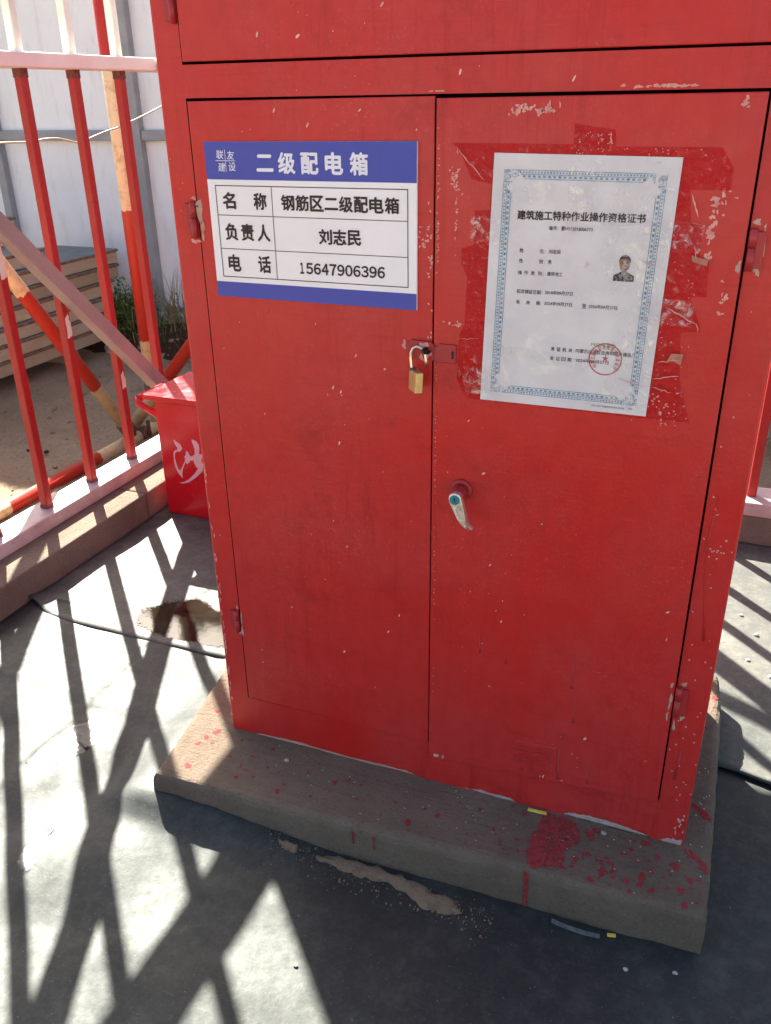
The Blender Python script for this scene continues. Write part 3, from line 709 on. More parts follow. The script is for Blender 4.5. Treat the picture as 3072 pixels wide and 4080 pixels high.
for d, n, xr, zr, y, s in ((dL, 44, (0.055, 0.37), (0.19, 0.86), -0.0030, 1), (dL, 7, (0.055, 0.37), (1.075, 1.105), -0.0030, 2), (dR, 38, (0.40, 0.73), (0.185, 0.74), -0.0056, 3), (dU, 20, (0.06, 0.72), (1.17, 1.5), -0.0034, 4), (cab, 16, (0.006, 0.034), (0.1, 1.3), -0.0006, 5), (cab, 16, (0.75, 0.785), (0.1, 1.2), -0.0006, 6), (cab, 9, (0.06, 0.72), (1.123, 1.152), -0.0006, 7)):
    o = obj('paint_fleck', flat_xz(flecks(n, xr, zr, s), y), M['fleck'], d); tag(o, kind='stuff')
# painted-over embossed rating plate
pl = obj('rating_plate', prism([(0.5105, 0.160), (0.5885, 0.1655), (0.5882, 0.2142), (0.5104, 0.2100)], -0.0060, -0.0051, 0.0004), M['cab'], dR)
bm = bmesh.new(); rnd = random.Random(3)
for r in range(5):
    for k in range(16):
        if rnd.random() < 0.78:
            x = 0.518 + k * 0.0041; z = 0.170 + r * 0.0072 + (x - 0.51) * 0.06
            addbox(bm, x, x + rnd.uniform(0.0015, 0.003), -0.0066, -0.0058, z, z + 0.0034)
o = obj('embossed_mark', bm, M['cab_hw'], pl); tag(o, kind='stuff')
# runs of thick paint on the right leaf
for i, (x, z0, z1) in enumerate(((0.60, 0.33, 0.385), (0.607, 0.27, 0.32), (0.592, 0.155, 0.215), (0.535, 0.155, 0.18), (0.46, 0.36, 0.39), (0.637, 0.16, 0.185), (0.50, 0.35, 0.375))):
    obj('paint_run', tube([(x, -0.0052, z1), (x + 0.0006, -0.0053, z0 + 0.006), (x + 0.0012, -0.0053, z0)], [0.0006, 0.0009, 0.0016], 8), M['cab_hw'], dR)
obj('paint_run', tube([(0.758, -0.0003, 0.66), (0.753, -0.0003, 0.60), (0.757, -0.0003, 0.545), (0.764, -0.0003, 0.49), (0.768, -0.0003, 0.45)], [0.0006, 0.0011, 0.0010, 0.0012, 0.0018], 8), M['cab'], cab)
obj('paint_run', tube([(0.764, -0.0003, 0.262), (0.762, -0.0003, 0.225), (0.760, -0.0003, 0.205)], [0.0008, 0.0010, 0.002], 8), M['cab_hw'], cab)

# hasp across the meeting stiles
hp = obj('hasp', prism([(0.3855, 0.8015), (0.4150, 0.8015), (0.4150, 0.8262), (0.3925, 0.8262), (0.3890, 0.8225), (0.3855, 0.8210)], -0.0088, -0.0056, 0.0008), M['cab_hw'], dR)
obj('hasp_slot', box(0.4095, 0.4122, -0.0091, -0.0085, 0.8080, 0.8180), M['black'], hp)
hl = obj('hasp_staple', prism([(0.3460, 0.8100), (0.3540, 0.8030), (0.3850, 0.8030), (0.3850, 0.8225), (0.3800, 0.8275), (0.3530, 0.8280), (0.3450, 0.8225)], -0.0078, -0.0030, 0.0008), M['cab_hw'], dL)
chips(dL, [(0.3700, 0.822, 0.007, 0.0045, 31), (0.3770, 0.811, 0.004, 0.0055, 32), (0.368, 0.806, 0.003, 0.0035, 33)], -0.0083, M['chip'])
chips(dL, [(0.3430, 0.8190, 0.004, 0.006, 34)], -0.0030, M['chip'])
obj('staple_loop', tube([(0.3745, -0.006, 0.8185), (0.3735, -0.018, 0.8185), (0.3775, -0.0215, 0.8165), (0.3785, -0.012, 0.8145), (0.3785, -0.006, 0.8145)], 0.0024, 10), M['black'], hl)

# lever handle with lock
hb = obj('handle', tube([(0.4262, -0.0050, 0.6232), (0.4262, -0.0085, 0.6232), (0.4262, -0.0100, 0.6232)], [0.0160, 0.0152, 0.0130], 32), M['cab_hw'], dR)
obj('handle_neck', tube([(0.4264, -0.0095, 0.6236), (0.4272, -0.024, 0.6240), (0.4282, -0.0372, 0.6246)], [0.0105, 0.0094, 0.0088], 28), M['cab_hw'], hb)
lev = [(0.4195, 0.6246), (0.4205, 0.6292), (0.4232, 0.6325), (0.4283, 0.6344), (0.434, 0.6329), (0.4368, 0.6295), (0.4378, 0.6258), (0.4409, 0.6138), (0.4445, 0.596), (0.4473, 0.5862), (0.4520, 0.5800), (0.4500, 0.5778), (0.4465, 0.5776), (0.443, 0.5792), (0.437, 0.5851), (0.4316, 0.5966), (0.4263, 0.6081), (0.4215, 0.6175)]
def lever():
    bm = prism(lev, -0.0450, -0.0365, 0.0014)
    for v in bm.verts:      # tip bends back towards the door
        t = max(0, (0.598 - v.co.z) / 0.022); v.co.y += 0.010 * min(t, 1.2) ** 1.6
    return bm
obj('lever', lever(), M['handle'], hb)
lk_ = obj('lock_cylinder', tube([(0.4287, -0.0440, 0.6248), (0.4287, -0.0464, 0.6248)], [0.0070, 0.0067], 28), M['teal'], hb)
def ring(cx, cz, r0, r1, y, n=40):
    return flat_xz([[(cx + r0 * math.cos(a), cz + r0 * math.sin(a)), (cx + r1 * math.cos(a), cz + r1 * math.sin(a)), (cx + r1 * math.cos(b), cz + r1 * math.sin(b)), (cx + r0 * math.cos(b), cz + r0 * math.sin(b))] for a, b in [(2 * math.pi * k / n, 2 * math.pi * (k + 1) / n) for k in range(n)]], y)
bm = prism([(0.4277, 0.6262), (0.4281, 0.6278), (0.4292, 0.6280), (0.4298, 0.6266), (0.4294, 0.6254), (0.4293, 0.6218), (0.4281, 0.6218), (0.4282, 0.6250)], -0.0467, -0.0462)
obj('keyhole', bm, M['black'], hb)

# ------------------------------------------------------------------ padlock
pk = empty('padlock', (0.365, -0.02, 0.7615), 'small open brass padlock hanging from the cabinet hasp', 'padlock')
bm = bmesh.new(); addbox(bm, -0.0052, 0.0052, -0.0125, 0.0125, 0.0, 0.0275, 0.0011)
mm = Matrix.Translation((0.3645, -0.0225, 0.7640)) @ Matrix.Rotation(R_(42), 4, 'Z') @ Matrix.Rotation(R_(3), 4, 'Y')
bmesh.ops.transform(bm, matrix=mm, verts=bm.verts)
obj('padlock_body', bm, M['brass'], pk)
obj('collar', tube([(0.3588, -0.0165, 0.7905), (0.3588, -0.0165, 0.7938)], 0.0042, 16), M['rust'], pk)
obj('shackle', tube([(0.3585, -0.0165, 0.786), (0.3570, -0.0165, 0.7925), (0.3558, -0.0163, 0.806), (0.3560, -0.0160, 0.8135), (0.3590, -0.0155, 0.8198), (0.3638, -0.0150, 0.8222), (0.3695, -0.0150, 0.8208), (0.3742, -0.0155, 0.8175), (0.3760, -0.016, 0.8125), (0.3768, -0.0162, 0.805), (0.3778, -0.0164, 0.7965)], 0.0019, 12), M['steel'], pk, True)

# ------------------------------------------------------------------ blue and white name sign
sg = empty('information_sign', (0.213, -0.005, 0.868), 'blue and white printed sign with black Chinese lettering on the left door', 'sign')
ys0 = -0.0062
obj('sign_panel', prism([(0.0648, 0.8680), (0.3604, 0.8670), (0.3610, 1.0680), (0.0648, 1.0670)], ys0, -0.0027), M['sign_white'], sg)
obj('blue_band', flat_xz([[(0.0648, 1.0212), (0.3607, 1.0212), (0.3610, 1.0680), (0.0648, 1.0670)]], ys0 - 0.0003), M['blue'], sg)
obj('blue_band', flat_xz([[(0.0648, 0.8680), (0.3604, 0.8670), (0.3604, 0.8880), (0.0648, 0.8885)]], ys0 - 0.0003), M['blue'], sg)
def rect(x0, x1, z0, z1): return [(x0, z0), (x1, z0), (x1, z1), (x0, z1)]
t0, t1, u0, u1, lw = 0.0760, 0.3495, 0.8950, 1.0142, 0.0011
obj('table_rule', flat_xz([rect(t0, t1, u0, u0 + lw), rect(t0, t1, u1 - lw, u1), rect(t0, t0 + lw, u0 + lw, u1 - lw), rect(t1 - lw, t1, u0 + lw, u1 - lw), rect(t0 + lw, t1 - lw, 0.9760, 0.9769), rect(t0 + lw, t1 - lw, 0.9325, 0.9334),
     rect(0.1599, 0.1608, u0 + lw, 0.9325), rect(0.1599, 0.1608, 0.9334, 0.9760), rect(0.1599, 0.1608, 0.9769, u1 - lw)], ys0 - 0.0004), M['ink'], sg)
yl = ys0 - 0.0006
def chars(s, xs_, wch, z0, z1, mat, bold, y=yl, parent=sg):
    for ch, x in zip(s, xs_): lettering(ch, x, x + wch, z0, z1, y, mat, parent, bold)
for ch, x, zz in zip('二级配电箱', (0.1419, 0.1735, 0.2058, 0.2397, 0.2735), ((1.0325, 1.0513), (1.0300, 1.0545), (1.0300, 1.0540), (1.0300, 1.0545), (1.0297, 1.0547))): lettering(ch, x, x + 0.0230, zz[0], zz[1], yl, M['white_print'], sg, 0.034)
chars('名称', (0.0866, 0.1333), 0.0185, 0.9850, 1.0050, M['ink'], 0.032)
chars('负责人', (0.0862, 0.1108, 0.1354), 0.0182, 0.9448, 0.9656, M['ink'], 0.032)
chars('电话', (0.0870, 0.1333), 0.0182, 0.9036, 0.9250, M['ink'], 0.032)
chars('钢筋区', (0.1740, 0.1948, 0.2158), 0.0182, 0.9852, 1.0035, M['ink'], 0.032)
lettering('二', 0.2362, 0.2542, 0.9875, 1.0010, yl, M['ink'], sg, 0.032)
chars('级配电箱', (0.2566, 0.2772, 0.2982, 0.3190), 0.0182, 0.9852, 1.0035, M['ink'], 0.032)
chars('刘志民', (0.2262, 0.2464, 0.2668), 0.0178, 0.9446, 0.9628, M['ink'], 0.032)
for k, ch in enumerate('15647906396'):
    x = 0.1938 + k * 0.01138; one = ch == '1'
    lettering(chr(0xFF10 + int(ch)), x + (0.0022 if one else 0), x + (0.0075 if one else 0.0094), 0.9055, 0.9192, yl, M['ink'], sg, 0.030)
# four-character emblem with a cross
obj('emblem_cross', flat_xz([rect(0.0808, 0.1103, 1.0439, 1.0446), rect(0.0953, 0.0960, 1.0307, 1.0436), rect(0.0953, 0.0960, 1.0449, 1.0577)], yl), M['white_print'], sg)
for ch, x, z in (('联', 0.0822, 1.0462), ('友', 0.0982, 1.0458), ('建', 0.0835, 1.0312), ('设', 0.0990, 1.0318)): lettering(ch, x, x + 0.0105, z, z + 0.0105, yl, M['white_print'], sg, 0.006, slant=0.12)

# ------------------------------------------------------------------ certificate sheet with tape
TL, TR, BL, BR = Vector((0.4564, 1.0559)), Vector((0.6662, 1.0524)), Vector((0.4491, 0.7570)), Vector((0.6593, 0.7572))
def cp(u, v):
    p = (TL * (1 - u) + TR * u) * (1 - v) + (BL * (1 - u) + BR * u) * v; return (p.x, p.y)
ct = empty('certificate_sheet', (0.555, -0.006, 0.757), 'taped paper certificate with teal border, portrait and red seal on the right door', 'certificate')
yc = -0.0066
def sheet():
    vv = []; ff = []; n, m = 14, 18
    for j in range(m + 1):
        for i in range(n + 1):
            u, v = i / n, j / m; p = cp(u, v); e = min(u, 1 - u, v, 1 - v)
            vv.append((p[0], yc - 0.0, p[1]))
    for j in range(m):
        for i in range(n): a = j * (n + 1) + i; ff.append((a, a + n + 1, a + n + 2, a + 1))
    b = len(vv); c4 = [cp(0, 0), cp(1, 0), cp(1, 1), cp(0, 1)]
    return vv, ff
obj('paper_sheet', sheet(), M['paper'], ct)
yp = yc - 0.0004
def crect(u0, u1, v0, v1): return [cp(u0, v1), cp(u1, v1), cp(u1, v0), cp(u0, v0)]
U0, U1, V0, V1 = 0.062, 0.937, 0.058, 0.958
pr = []
A4 = 297 / 210
def border_line(d, wd):
    a, b, c, e = U0 + d, U1 - d, V0 + d / A4, V1 - d / A4; wv = wd / A4; g_ = 0.075
    pr.extend([crect(a + g_, b - g_, c, c + wv), crect(a + g_, b - g_, e - wv, e), crect(a, a + wd, c + g_ / A4, e - g_ / A4), crect(b - wd, b, c + g_ / A4, e - g_ / A4)])
border_line(0.000, 0.0035); border_line(0.021, 0.0035); border_line(0.044, 0.0035)
def dashes(d, size, pitch, fill):
    a, b, c, e = U0 + d, U1 - d, V0 + d / A4, V1 - d / A4
    u = a + 0.08
    while u < b - 0.08:
        for v in (c, e - size / A4): pr.append(crect(u, u + pitch * fill, v, v + size / A4))
        u += pitch
    v = c + 0.08 / A4
    while v < e - 0.08 / A4:
        for u in (a, b - size): pr.append(crect(u, u + size, v, v + pitch * fill / A4))
        v += pitch / A4
dashes(0.008, 0.009, 0.017, 0.5); dashes(0.028, 0.011, 0.028, 0.55)
rnd = random.Random(9)
for cu, cv, su, sv in ((U0, V0, 1, 1), (U1, V0, -1, 1), (U0, V1, 1, -1), (U1, V1, -1, -1)):
    for i in range(11):
        for j in range(11):
            if i + j < 13 and rnd.random() < 0.72 and not (i + j > 9 and abs(i - j) < 2):
                a, b = cu + su * i * 0.0085, cv + sv * j * 0.0085 / A4; s = rnd.uniform(0.003, 0.0072)
                pr.append(crect(min(a, a + su * s), max(a, a + su * s), min(b, b + sv * s / A4), max(b, b + sv * s / A4)))
obj('printed_border', flat_xz(pr, yp), M['ink_teal'], ct)
def crow(s, x0, x1, z, h, bold=0.012, mat=None): lettering(s, x0, x1, z - h / 2, z + h / 2, yp, mat or M['ink_text'], ct, bold)
crow('建筑施工特种作业操作资格证书', 0.4871, 0.6338, 0.9884, 0.0100, 0.03, M['ink'])
crow('编号：蒙H012018006773', 0.5255, 0.5761, 0.9747, 0.0050)
for s, z in (('姓名', 0.9480), ('性别', 0.9358)):
    crow(s[0], 0.4918, 0.4964, z, 0.0050); crow(s[1], 0.5160, 0.5206, z, 0.0050); crow('：', 0.5222, 0.5228, z - 0.0008, 0.0028)
crow('刘志民', 0.5270, 0.5413, z=0.9480, h=0.0048); crow('男', 0.5268, 0.5308, 0.9358, 0.0046)
for ch, x in zip('操作类别', (0.4911, 0.4988, 0.5070, 0.5156)): crow(ch, x, x + 0.0047, 0.9220, 0.0048)
crow('：', 0.5218, 0.5224, 0.9212, 0.0028); crow('建筑电工', 0.5268, 0.5452, 0.9222, 0.0048)
crow('初次领证日期：', 0.4906, 0.5222, 0.8997, 0.0050, 0.018); crow('2018年09月27日', 0.5254, 0.5589, 0.9002, 0.0048)
for ch, x in zip('有效期', (0.4904, 0.5030, 0.5155)): crow(ch, x, x + 0.0048, 0.8866, 0.0048)
crow('2024年09月27日', 0.5254, 0.5588, 0.8872, 0.0048); crow('至', 0.5714, 0.5760, 0.8864, 0.0050, 0.02); crow('2026年09月27日', 0.5789, 0.6124, 0.8868, 0.0048)
for ch, x in zip('发证机关', (0.5370, 0.5444, 0.5516, 0.5590)): crow(ch, x, x + 0.0048, 0.8317, 0.0048, 0.02)
crow('：', 0.5655, 0.5660, 0.8310, 0.0028); crow('内蒙古自治区住房和城乡建设厅', 0.5680, 0.6396, 0.8320, 0.0050)
for ch, x in zip('发证日期', (0.5368, 0.5442, 0.5514, 0.5588)): crow(ch, x, x + 0.0048, 0.8199, 0.0048, 0.02)
crow('：', 0.5655, 0.5660, 0.8192, 0.0028); crow('2024年09月27日', 0.5687, 0.6085, 0.8203, 0.0048)
crow('中华人民共和国住房和城乡建设部', 0.5928, 0.6330, 0.7645, 0.0026, 0.0); crow('监制', 0.6375, 0.6425, 0.7648, 0.0026, 0.0)
crow('MOHURD', 0.5860, 0.6150, 0.8412, 0.0042, 0.01, M['ink_green'])
# red seal
sx, sz = 0.6042, 0.8242
sy = yp - 0.0003
obj('red_seal', ring(sx, sz, 0.0186, 0.0200, sy, 48), M['ink_red'], ct)
obj('seal_star', flat_xz([[(sx + (0.0042 if k % 2 == 0 else 0.0017) * math.sin(k * math.pi / 5), sz + 0.001 + (0.0042 if k % 2 == 0 else 0.0017) * math.cos(k * math.pi / 5)) for k in range(10)]], sy), M['ink_red'], ct)
for k, ch in enumerate('内蒙古自治区住房和城乡建设厅'):
    a = R_(218 - k * (256 / 13)); bm = text_bm(ch, -0.0017, 0.0017, -0.0026, 0.0026, 0, 0.01)
    bmesh.ops.transform(bm, matrix=Matrix.Translation((sx + 0.0150 * math.cos(a), sy, sz + 0.0150 * math.sin(a))) @ Matrix.Rotation(-(a - math.pi / 2), 4, 'Y'), verts=bm.verts)
    obj('lettering', bm, M['ink_red'], ct)
# printed portrait: hair, face, shoulders
px, pz = 0.6160, 0.9180
def ell(cx, cz, rx, rz, a0=0, a1=360, n=24): return [(cx + rx * math.cos(R_(a0 + (a1 - a0) * k / n)), cz + rz * math.sin(R_(a0 + (a1 - a0) * k / n))) for k in range(n)]
obj('portrait_shoulder', flat_xz([[(px - 0.0118, pz), (px + 0.0118, pz), (px + 0.0118, pz + 0.0065), (px + 0.0075, pz + 0.0088), (px + 0.003, pz + 0.0112), (px - 0.003, pz + 0.0112), (px - 0.0075, pz + 0.0088), (px - 0.0118, pz + 0.0065)]], yp), M['jacket'], ct)
obj('portrait_face', flat_xz([ell(px, pz + 0.0195, 0.0060, 0.0082), [(px - 0.0028, pz + 0.009), (px, pz + 0.0075), (px + 0.0028, pz + 0.009), (px + 0.0026, pz + 0.0125), (px - 0.0026, pz + 0.0125)]], yp - 0.0002), M['skin'], ct)
obj('portrait_hair', flat_xz([[(px - 0.0064, pz + 0.0205)] + ell(px, pz + 0.0228, 0.0066, 0.0072, 180, 0, 16)[::1] + [(px + 0.0064, pz + 0.0205), (px + 0.0050, pz + 0.0248), (px, pz + 0.0262), (px - 0.0050, pz + 0.0248)]], yp - 0.0004), M['hair'], ct)
obj('portrait_feature', flat_xz([rect(px - 0.0040, px - 0.0014, pz + 0.0208, pz + 0.0215), rect(px + 0.0014, px + 0.0040, pz + 0.0208, pz + 0.0215), rect(px - 0.0006, px + 0.0006, pz + 0.0172, pz + 0.0178), rect(px - 0.0018, px + 0.0018, pz + 0.0143, pz + 0.0149)], yp - 0.0004), M['hair'], ct)

# tape: one film outline under and round the sheet, patches over it
tape_out = [(0.4041, 1.0665), (0.4819, 1.0660), (0.5472, 1.0650), (0.5465, 1.0863), (0.5720, 1.0825), (0.5917, 1.0803), (0.5935, 1.0630), (0.7046, 1.0625), (0.7189, 1.0418), (0.7184, 1.0198), (0.6774, 1.0191), (0.6828, 0.9854), (0.6951, 0.9828), (0.6968, 0.9481), (0.7071, 0.9464), (0.7097, 0.9055), (0.6923, 0.9044), (0.7071, 0.8715), (0.7080, 0.8649), (0.6870, 0.8633), (0.6931, 0.8065), (0.7107, 0.7545), (0.6536, 0.7540), (0.4492, 0.7560), (0.4271, 0.7559), (0.4161, 0.7821), (0.4186, 0.8404), (0.4247, 0.8531), (0.4254, 0.8725), (0.4269, 0.9128), (0.4191, 0.9286), (0.4187, 0.9468), (0.4343, 0.9520), (0.4343, 0.9918), (0.4531, 0.9923), (0.4543, 1.0222), (0.4297, 1.0260), (0.4149, 1.0573)]
obj('tape_film', flat_xz([tape_out], -0.0060), M['tape'], ct)
yt = yc - 0.0016
for i, pts in enumerate(([(0.60, 1.03), (0.664, 1.02), (0.662, 0.90), (0.60, 0.90), (0.585, 0.95)], [(0.60, 0.89), (0.662, 0.89), (0.6593, 0.76), (0.60, 0.775), (0.615, 0.83)], [(0.54, 1.05), (0.585, 1.05), (0.58, 0.975), (0.545, 0.97)], [(0.47, 1.02), (0.53, 1.025), (0.53, 1.005), (0.47, 1.0)], [(0.455, 0.835), (0.58, 0.822), (0.58, 0.806), (0.455, 0.822)], [(0.430, 0.985), (0.475, 0.985), (0.475, 0.955), (0.430, 0.955)], [(0.425, 0.80), (0.470, 0.80), (0.468, 0.765), (0.428, 0.765)], [(0.642, 0.99), (0.70, 0.985), (0.695, 0.955), (0.640, 0.955)], [(0.636, 0.905), (0.700, 0.90), (0.700, 0.87), (0.635, 0.872)])):
    obj('tape_strip', flat_xz([jagged(pts, i, 0.002, 5)], yt - i * 0.0002), M['tape_clear'], ct)
rnd = random.Random(21); cr = []
def crease(p, q, wd, k):
    p, q = Vector(p), Vector(q); d = (q - p).normalized(); nrm_ = Vector((-d.y, d.x)); n = 7; a, b = [], []
    for i in range(n + 1):
        c = p.lerp(q, i / n) + nrm_ * rnd.uniform(-0.0008, 0.0008); ww = wd * math.sin(math.pi * (i + 0.4) / (n + 0.8)) * rnd.uniform(0.5, 1)
        a.append(tuple(c + nrm_ * ww)); b.append(tuple(c - nrm_ * ww))
    return a + b[::-1]
for p, q2, wd in (((0.668, 0.892), (0.704, 0.874), 0.0014), ((0.665, 0.826), (0.690, 0.832), 0.0014), ((0.662, 0.806), (0.692, 0.812), 0.0012), ((0.66, 0.796), (0.685, 0.791), 0.0012), ((0.680, 1.016), (0.690, 0.992), 0.0016), ((0.433, 0.795), (0.428, 0.785), 0.0006), ((0.690, 0.962), (0.694, 0.945), 0.0010), ((0.411, 1.062), (0.4465, 1.025), 0.0010), ((0.418, 0.835), (0.446, 0.838), 0.0005), ((0.704, 0.875), (0.7065, 0.866), 0.0010), ((0.587, 1.078), (0.590, 1.066), 0.0014), ((0.655, 0.795), (0.62, 0.803), 0.0008), ((0.63, 0.945), (0.655, 0.935), 0.0008)):
    cr.append(crease(p, q2, wd * 0.7, 0))
for c_ in cr: obj('tape_crease', flat_xz([c_], yc - 0.0030), M['crease'], ct)
m_scrap = simple('brown tape scrap', (0.38, 0.14, 0.09), (0.46, 0.22, 0.15), 80, rough=0.4)
for pl_ in ([(0.680, 0.838), (0.6935, 0.839), (0.692, 0.825), (0.684, 0.829), (0.676, 0.829)], [(0.688, 0.951), (0.7065, 0.9465), (0.706, 0.940), (0.690, 0.944)]): obj('tape_scrap', flat_xz([pl_], yc - 0.0024), m_scrap, ct)
# pale specks of lifted tape at the right and lower right
sp = [blob_pts(rnd.uniform(0.664, 0.70), rnd.uniform(0.757, 0.95), rnd.uniform(0.0004, 0.0010), rnd.uniform(0.0004, 0.0010), k, 8, 0.5) for k in range(34)] + [blob_pts(rnd.gauss(0.680, 0.012), rnd.gauss(0.77, 0.012), rnd.uniform(0.0006, 0.0016), rnd.uniform(0.0005, 0.0012), k, 8, 0.5) for k in range(40)] + [blob_pts(rnd.uniform(0.55, 0.70), rnd.uniform(1.054, 1.062), rnd.uniform(0.0004, 0.0011), rnd.uniform(0.0004, 0.0010), k, 8, 0.5) for k in range(24)] + [blob_pts(rnd.uniform(0.549, 0.59), rnd.uniform(1.062, 1.078), rnd.uniform(0.0004, 0.0012), rnd.uniform(0.0004, 0.0010), k, 8, 0.5) for k in range(20)]
o = obj('tape_speck', flat_xz(sp, -0.0064), M['chip'], ct); tag(o, kind='stuff')

# ------------------------------------------------------------------ fences
def picket_set(parent, pts, r, z0, zm0, zm1, z1):
    h = r
    low = box(-h, h, -h, h, 0, zm0 - z0, 0.003); up = box(-h, h, -h, h, 0, z1 - zm1, 0.003)
    ml = None
    for (x, y) in pts:
        if ml is None:
            a = obj('picket', low, M['fence_red'], parent); b = obj('picket', up, M['fence_white'], parent)
            a.data.transform(Matrix.Translation(root_loc(parent))); b.data.transform(Matrix.Translation(root_loc(parent)))
            ml, mu = a.data, b.data
        else:
            a = bpy.data.objects.new('picket', ml); b = bpy.data.objects.new('picket', mu)
            for o in (a, b): COL.objects.link(o); o.parent = parent
        L = root_loc(parent)
        a.location = Vector((x, y, z0)) - L; b.location = Vector((x, y, zm1)) - L
FZ0, FZ1, MZ0, MZ1, TZ0, TZ1 = 0.0905, 0.130, 1.190, 1.223, 1.76, 1.80
fl = empty('steel_fence', (-0.905, 0.4, 0.09), 'red and white steel picket fence on the kerb beside the sand bucket, with diagonal brace', 'fence')
def rail(parent, x0, x1, y0, y1, z0, z1, mat, name): return obj(name, box(x0, x1, y0, y1, z0, z1, 0.004), mat, parent)
rail(fl, -0.950, -0.860, -1.5, 1.222, FZ0, FZ1, M['rail'], 'base_rail')
rail(fl, -0.950, -0.860, -1.5, 1.38, MZ0, MZ1, M['midrail'], 'mid_rail')
rail(fl, -0.950, -0.860, -1.5, 1.38, TZ0, TZ1, M['midrail'], 'top_rail')
picket_set(fl, [(-0.905, 0.5650 + 0.1865 * k) for k in range(-11, 4)], 0.0118, FZ1 - 0.002, MZ0 + 0.002, MZ1 - 0.002, TZ0 + 0.002)
wm = None
for k in range(-3, 4):
    y = 0.5650 + 0.1865 * k
    for z, hh in ((MZ0 - 0.020, 0.020), (FZ1 + 0.0005, 0.009)):
        if wm is None:
            o = obj('weld_patch', box(-0.0122, 0.0122, -0.0122, 0.0122, 0, 1, 0.0), simple('burnt weld', (0.10, 0.055, 0.045), (0.24, 0.07, 0.055), 120, 0.45, 0.6, rough=0.8, bump=0.6, bscale=220), None); o.parent = fl; wm = o.data
        else: o = bpy.data.objects.new('weld_patch', wm); COL.objects.link(o); o.parent = fl
        o.location = Vector((-0.905, y, z)) - root_loc(fl); o.scale = (1, 1, hh)
# corner post, diagonal brace
obj('post', box(-0.9185, -0.8915, 1.3455, 1.3725, FZ1 - 0.002, MZ0 + 0.002, 0.003), M['fence_red'], fl)
obj('post', box(-0.9185, -0.8915, 1.3455, 1.3725, MZ1 - 0.002, TZ0 + 0.002, 0.003), M['fence_white'], fl)
def bar(p, q, a, b, xc):
    """square bar in a plane of constant x; a = width in the plane, b = width along x"""
    p, q = Vector((xc, *p)), Vector((xc, *q)); d = (q - p).normalized(); n = Vector((1, 0, 0)).cross(d); L = (q - p).length
    bm = bmesh.new(); addbox(bm, -b / 2, b / 2, -a / 2, a / 2, 0, L, 0.003)
    m = Matrix(((1, n.x, d.x, p.x), (0, n.y, d.y, p.y), (0, n.z, d.z, p.z), (0, 0, 0, 1)))
    bmesh.ops.transform(bm, matrix=m, verts=bm.verts); bmesh.ops.recalc_face_normals(bm, faces=bm.faces); return bm
obj('brace', bar((1.262, 0.134), (0.240, 1.187), 0.040, 0.040, -0.870), M['brace'], fl)
# chipped white patches on two pickets
def side_chip(y, z0, z1, seed):
    pl = jagged([(y - 0.010, z0), (y + 0.008, z0 + 0.004), (y + 0.010, (z0 + z1) / 2), (y + 0.004, z1), (y - 0.008, z1 - 0.01)], seed, 0.0018, 4)
    bm = bmesh.new(); f = bm.faces.new([bm.verts.new((-0.8926, a, b)) for a, b in pl]); f.normal_update()
    if f.normal.x < 0: f.normal_flip()
    return obj('paint_chip', bm, M['fence_white'], fl)
side_chip(0.7515, 0.548, 0.612, 1); side_chip(0.938, 0.352, 0.405, 2); side_chip(0.5650, 0.735, 0.83, 3)

fb = empty('steel_fence', (0.4, 1.29, 0.09), 'red and white steel picket fence on the kerb behind the cabinet', 'fence')
rail(fb, -0.948, 1.9, 1.2235, 1.345, FZ0, FZ1, M['rail'], 'base_rail')
rail(fb, -0.856, 1.9, 1.235, 1.320, MZ0, MZ1, M['midrail'], 'mid_rail')
rail(fb, -0.856, 1.9, 1.235, 1.320, TZ0, TZ1, M['midrail'], 'top_rail')
picket_set(fb, [(x, 1.276) for x in (-0.70, -0.525, -0.35, -0.175, -0.005, 0.345, 0.51, 0.695, 0.860, 1.035, 1.21, 1.385, 1.56, 1.735)], 0.0115, FZ1 - 0.002, MZ0 + 0.002, MZ1 - 0.002, TZ0 + 0.002)
obj('post', box(0.165, 0.215, 1.255, 1.300, FZ1 - 0.002, MZ0 + 0.002, 0.003), M['fence_red'], fb)
obj('post', box(0.165, 0.215, 1.255, 1.300, MZ1 - 0.002, TZ0 + 0.002, 0.003), M['fence_white'], fb)

# ------------------------------------------------------------------ scaffold frame outside the fence
sf = empty('scaffold_frame', (-1.40, 1.62, GZ), 'red and cream banded scaffold tubes clamped together on the sand outside the fence', 'scaffold')
def pole(p, q, mat, name):
    p, q = Vector(p), Vector(q); d = q - p; L = d.length
    bm = tube([(0, 0, 0), (0, 0, L)], 0.0242, 20); me = bpy.data.meshes.new(name); bm.to_mesh(me); bm.free()
    me.materials.append(mat); o = bpy.data.objects.new(name, me); COL.objects.link(o); o.parent = sf
    o.location = p - root_loc(sf); o.rotation_mode = 'QUATERNION'; o.rotation_quaternion = d.to_track_quat('Z', 'Y'); return o
pole((-1.405, 1.735, GZ - 0.05), (-1.405, 1.735, 1.75), M['pipe_v'], 'standing_pole')
pole((-1.391, -0.832, -0.095), (-1.402, 1.90, -0.095), M['pipe_g'], 'ledger_pole')
pole((-1.395, 1.530, -0.035), (-1.395, 0.33, 1.750), M['pipe_d'], 'brace_pole')
pole((-1.418, 1.615, -0.045), (0.10, 1.615, 1.64), M['pipe_e'], 'brace_pole')
cpl = obj('coupler', tube([(-1.398, 1.60, -0.095), (-1.398, 1.645, -0.095)], 0.031, 18), M['rust'], sf)
for dx, dz in ((0.036, 0.012), (-0.030, 0.025)): obj('bolt', tube([(-1.398 + dx, 1.622, -0.105 + dz), (-1.398 + dx, 1.622, -0.045 + dz)], 0.008, 6), M['rust'], cpl)
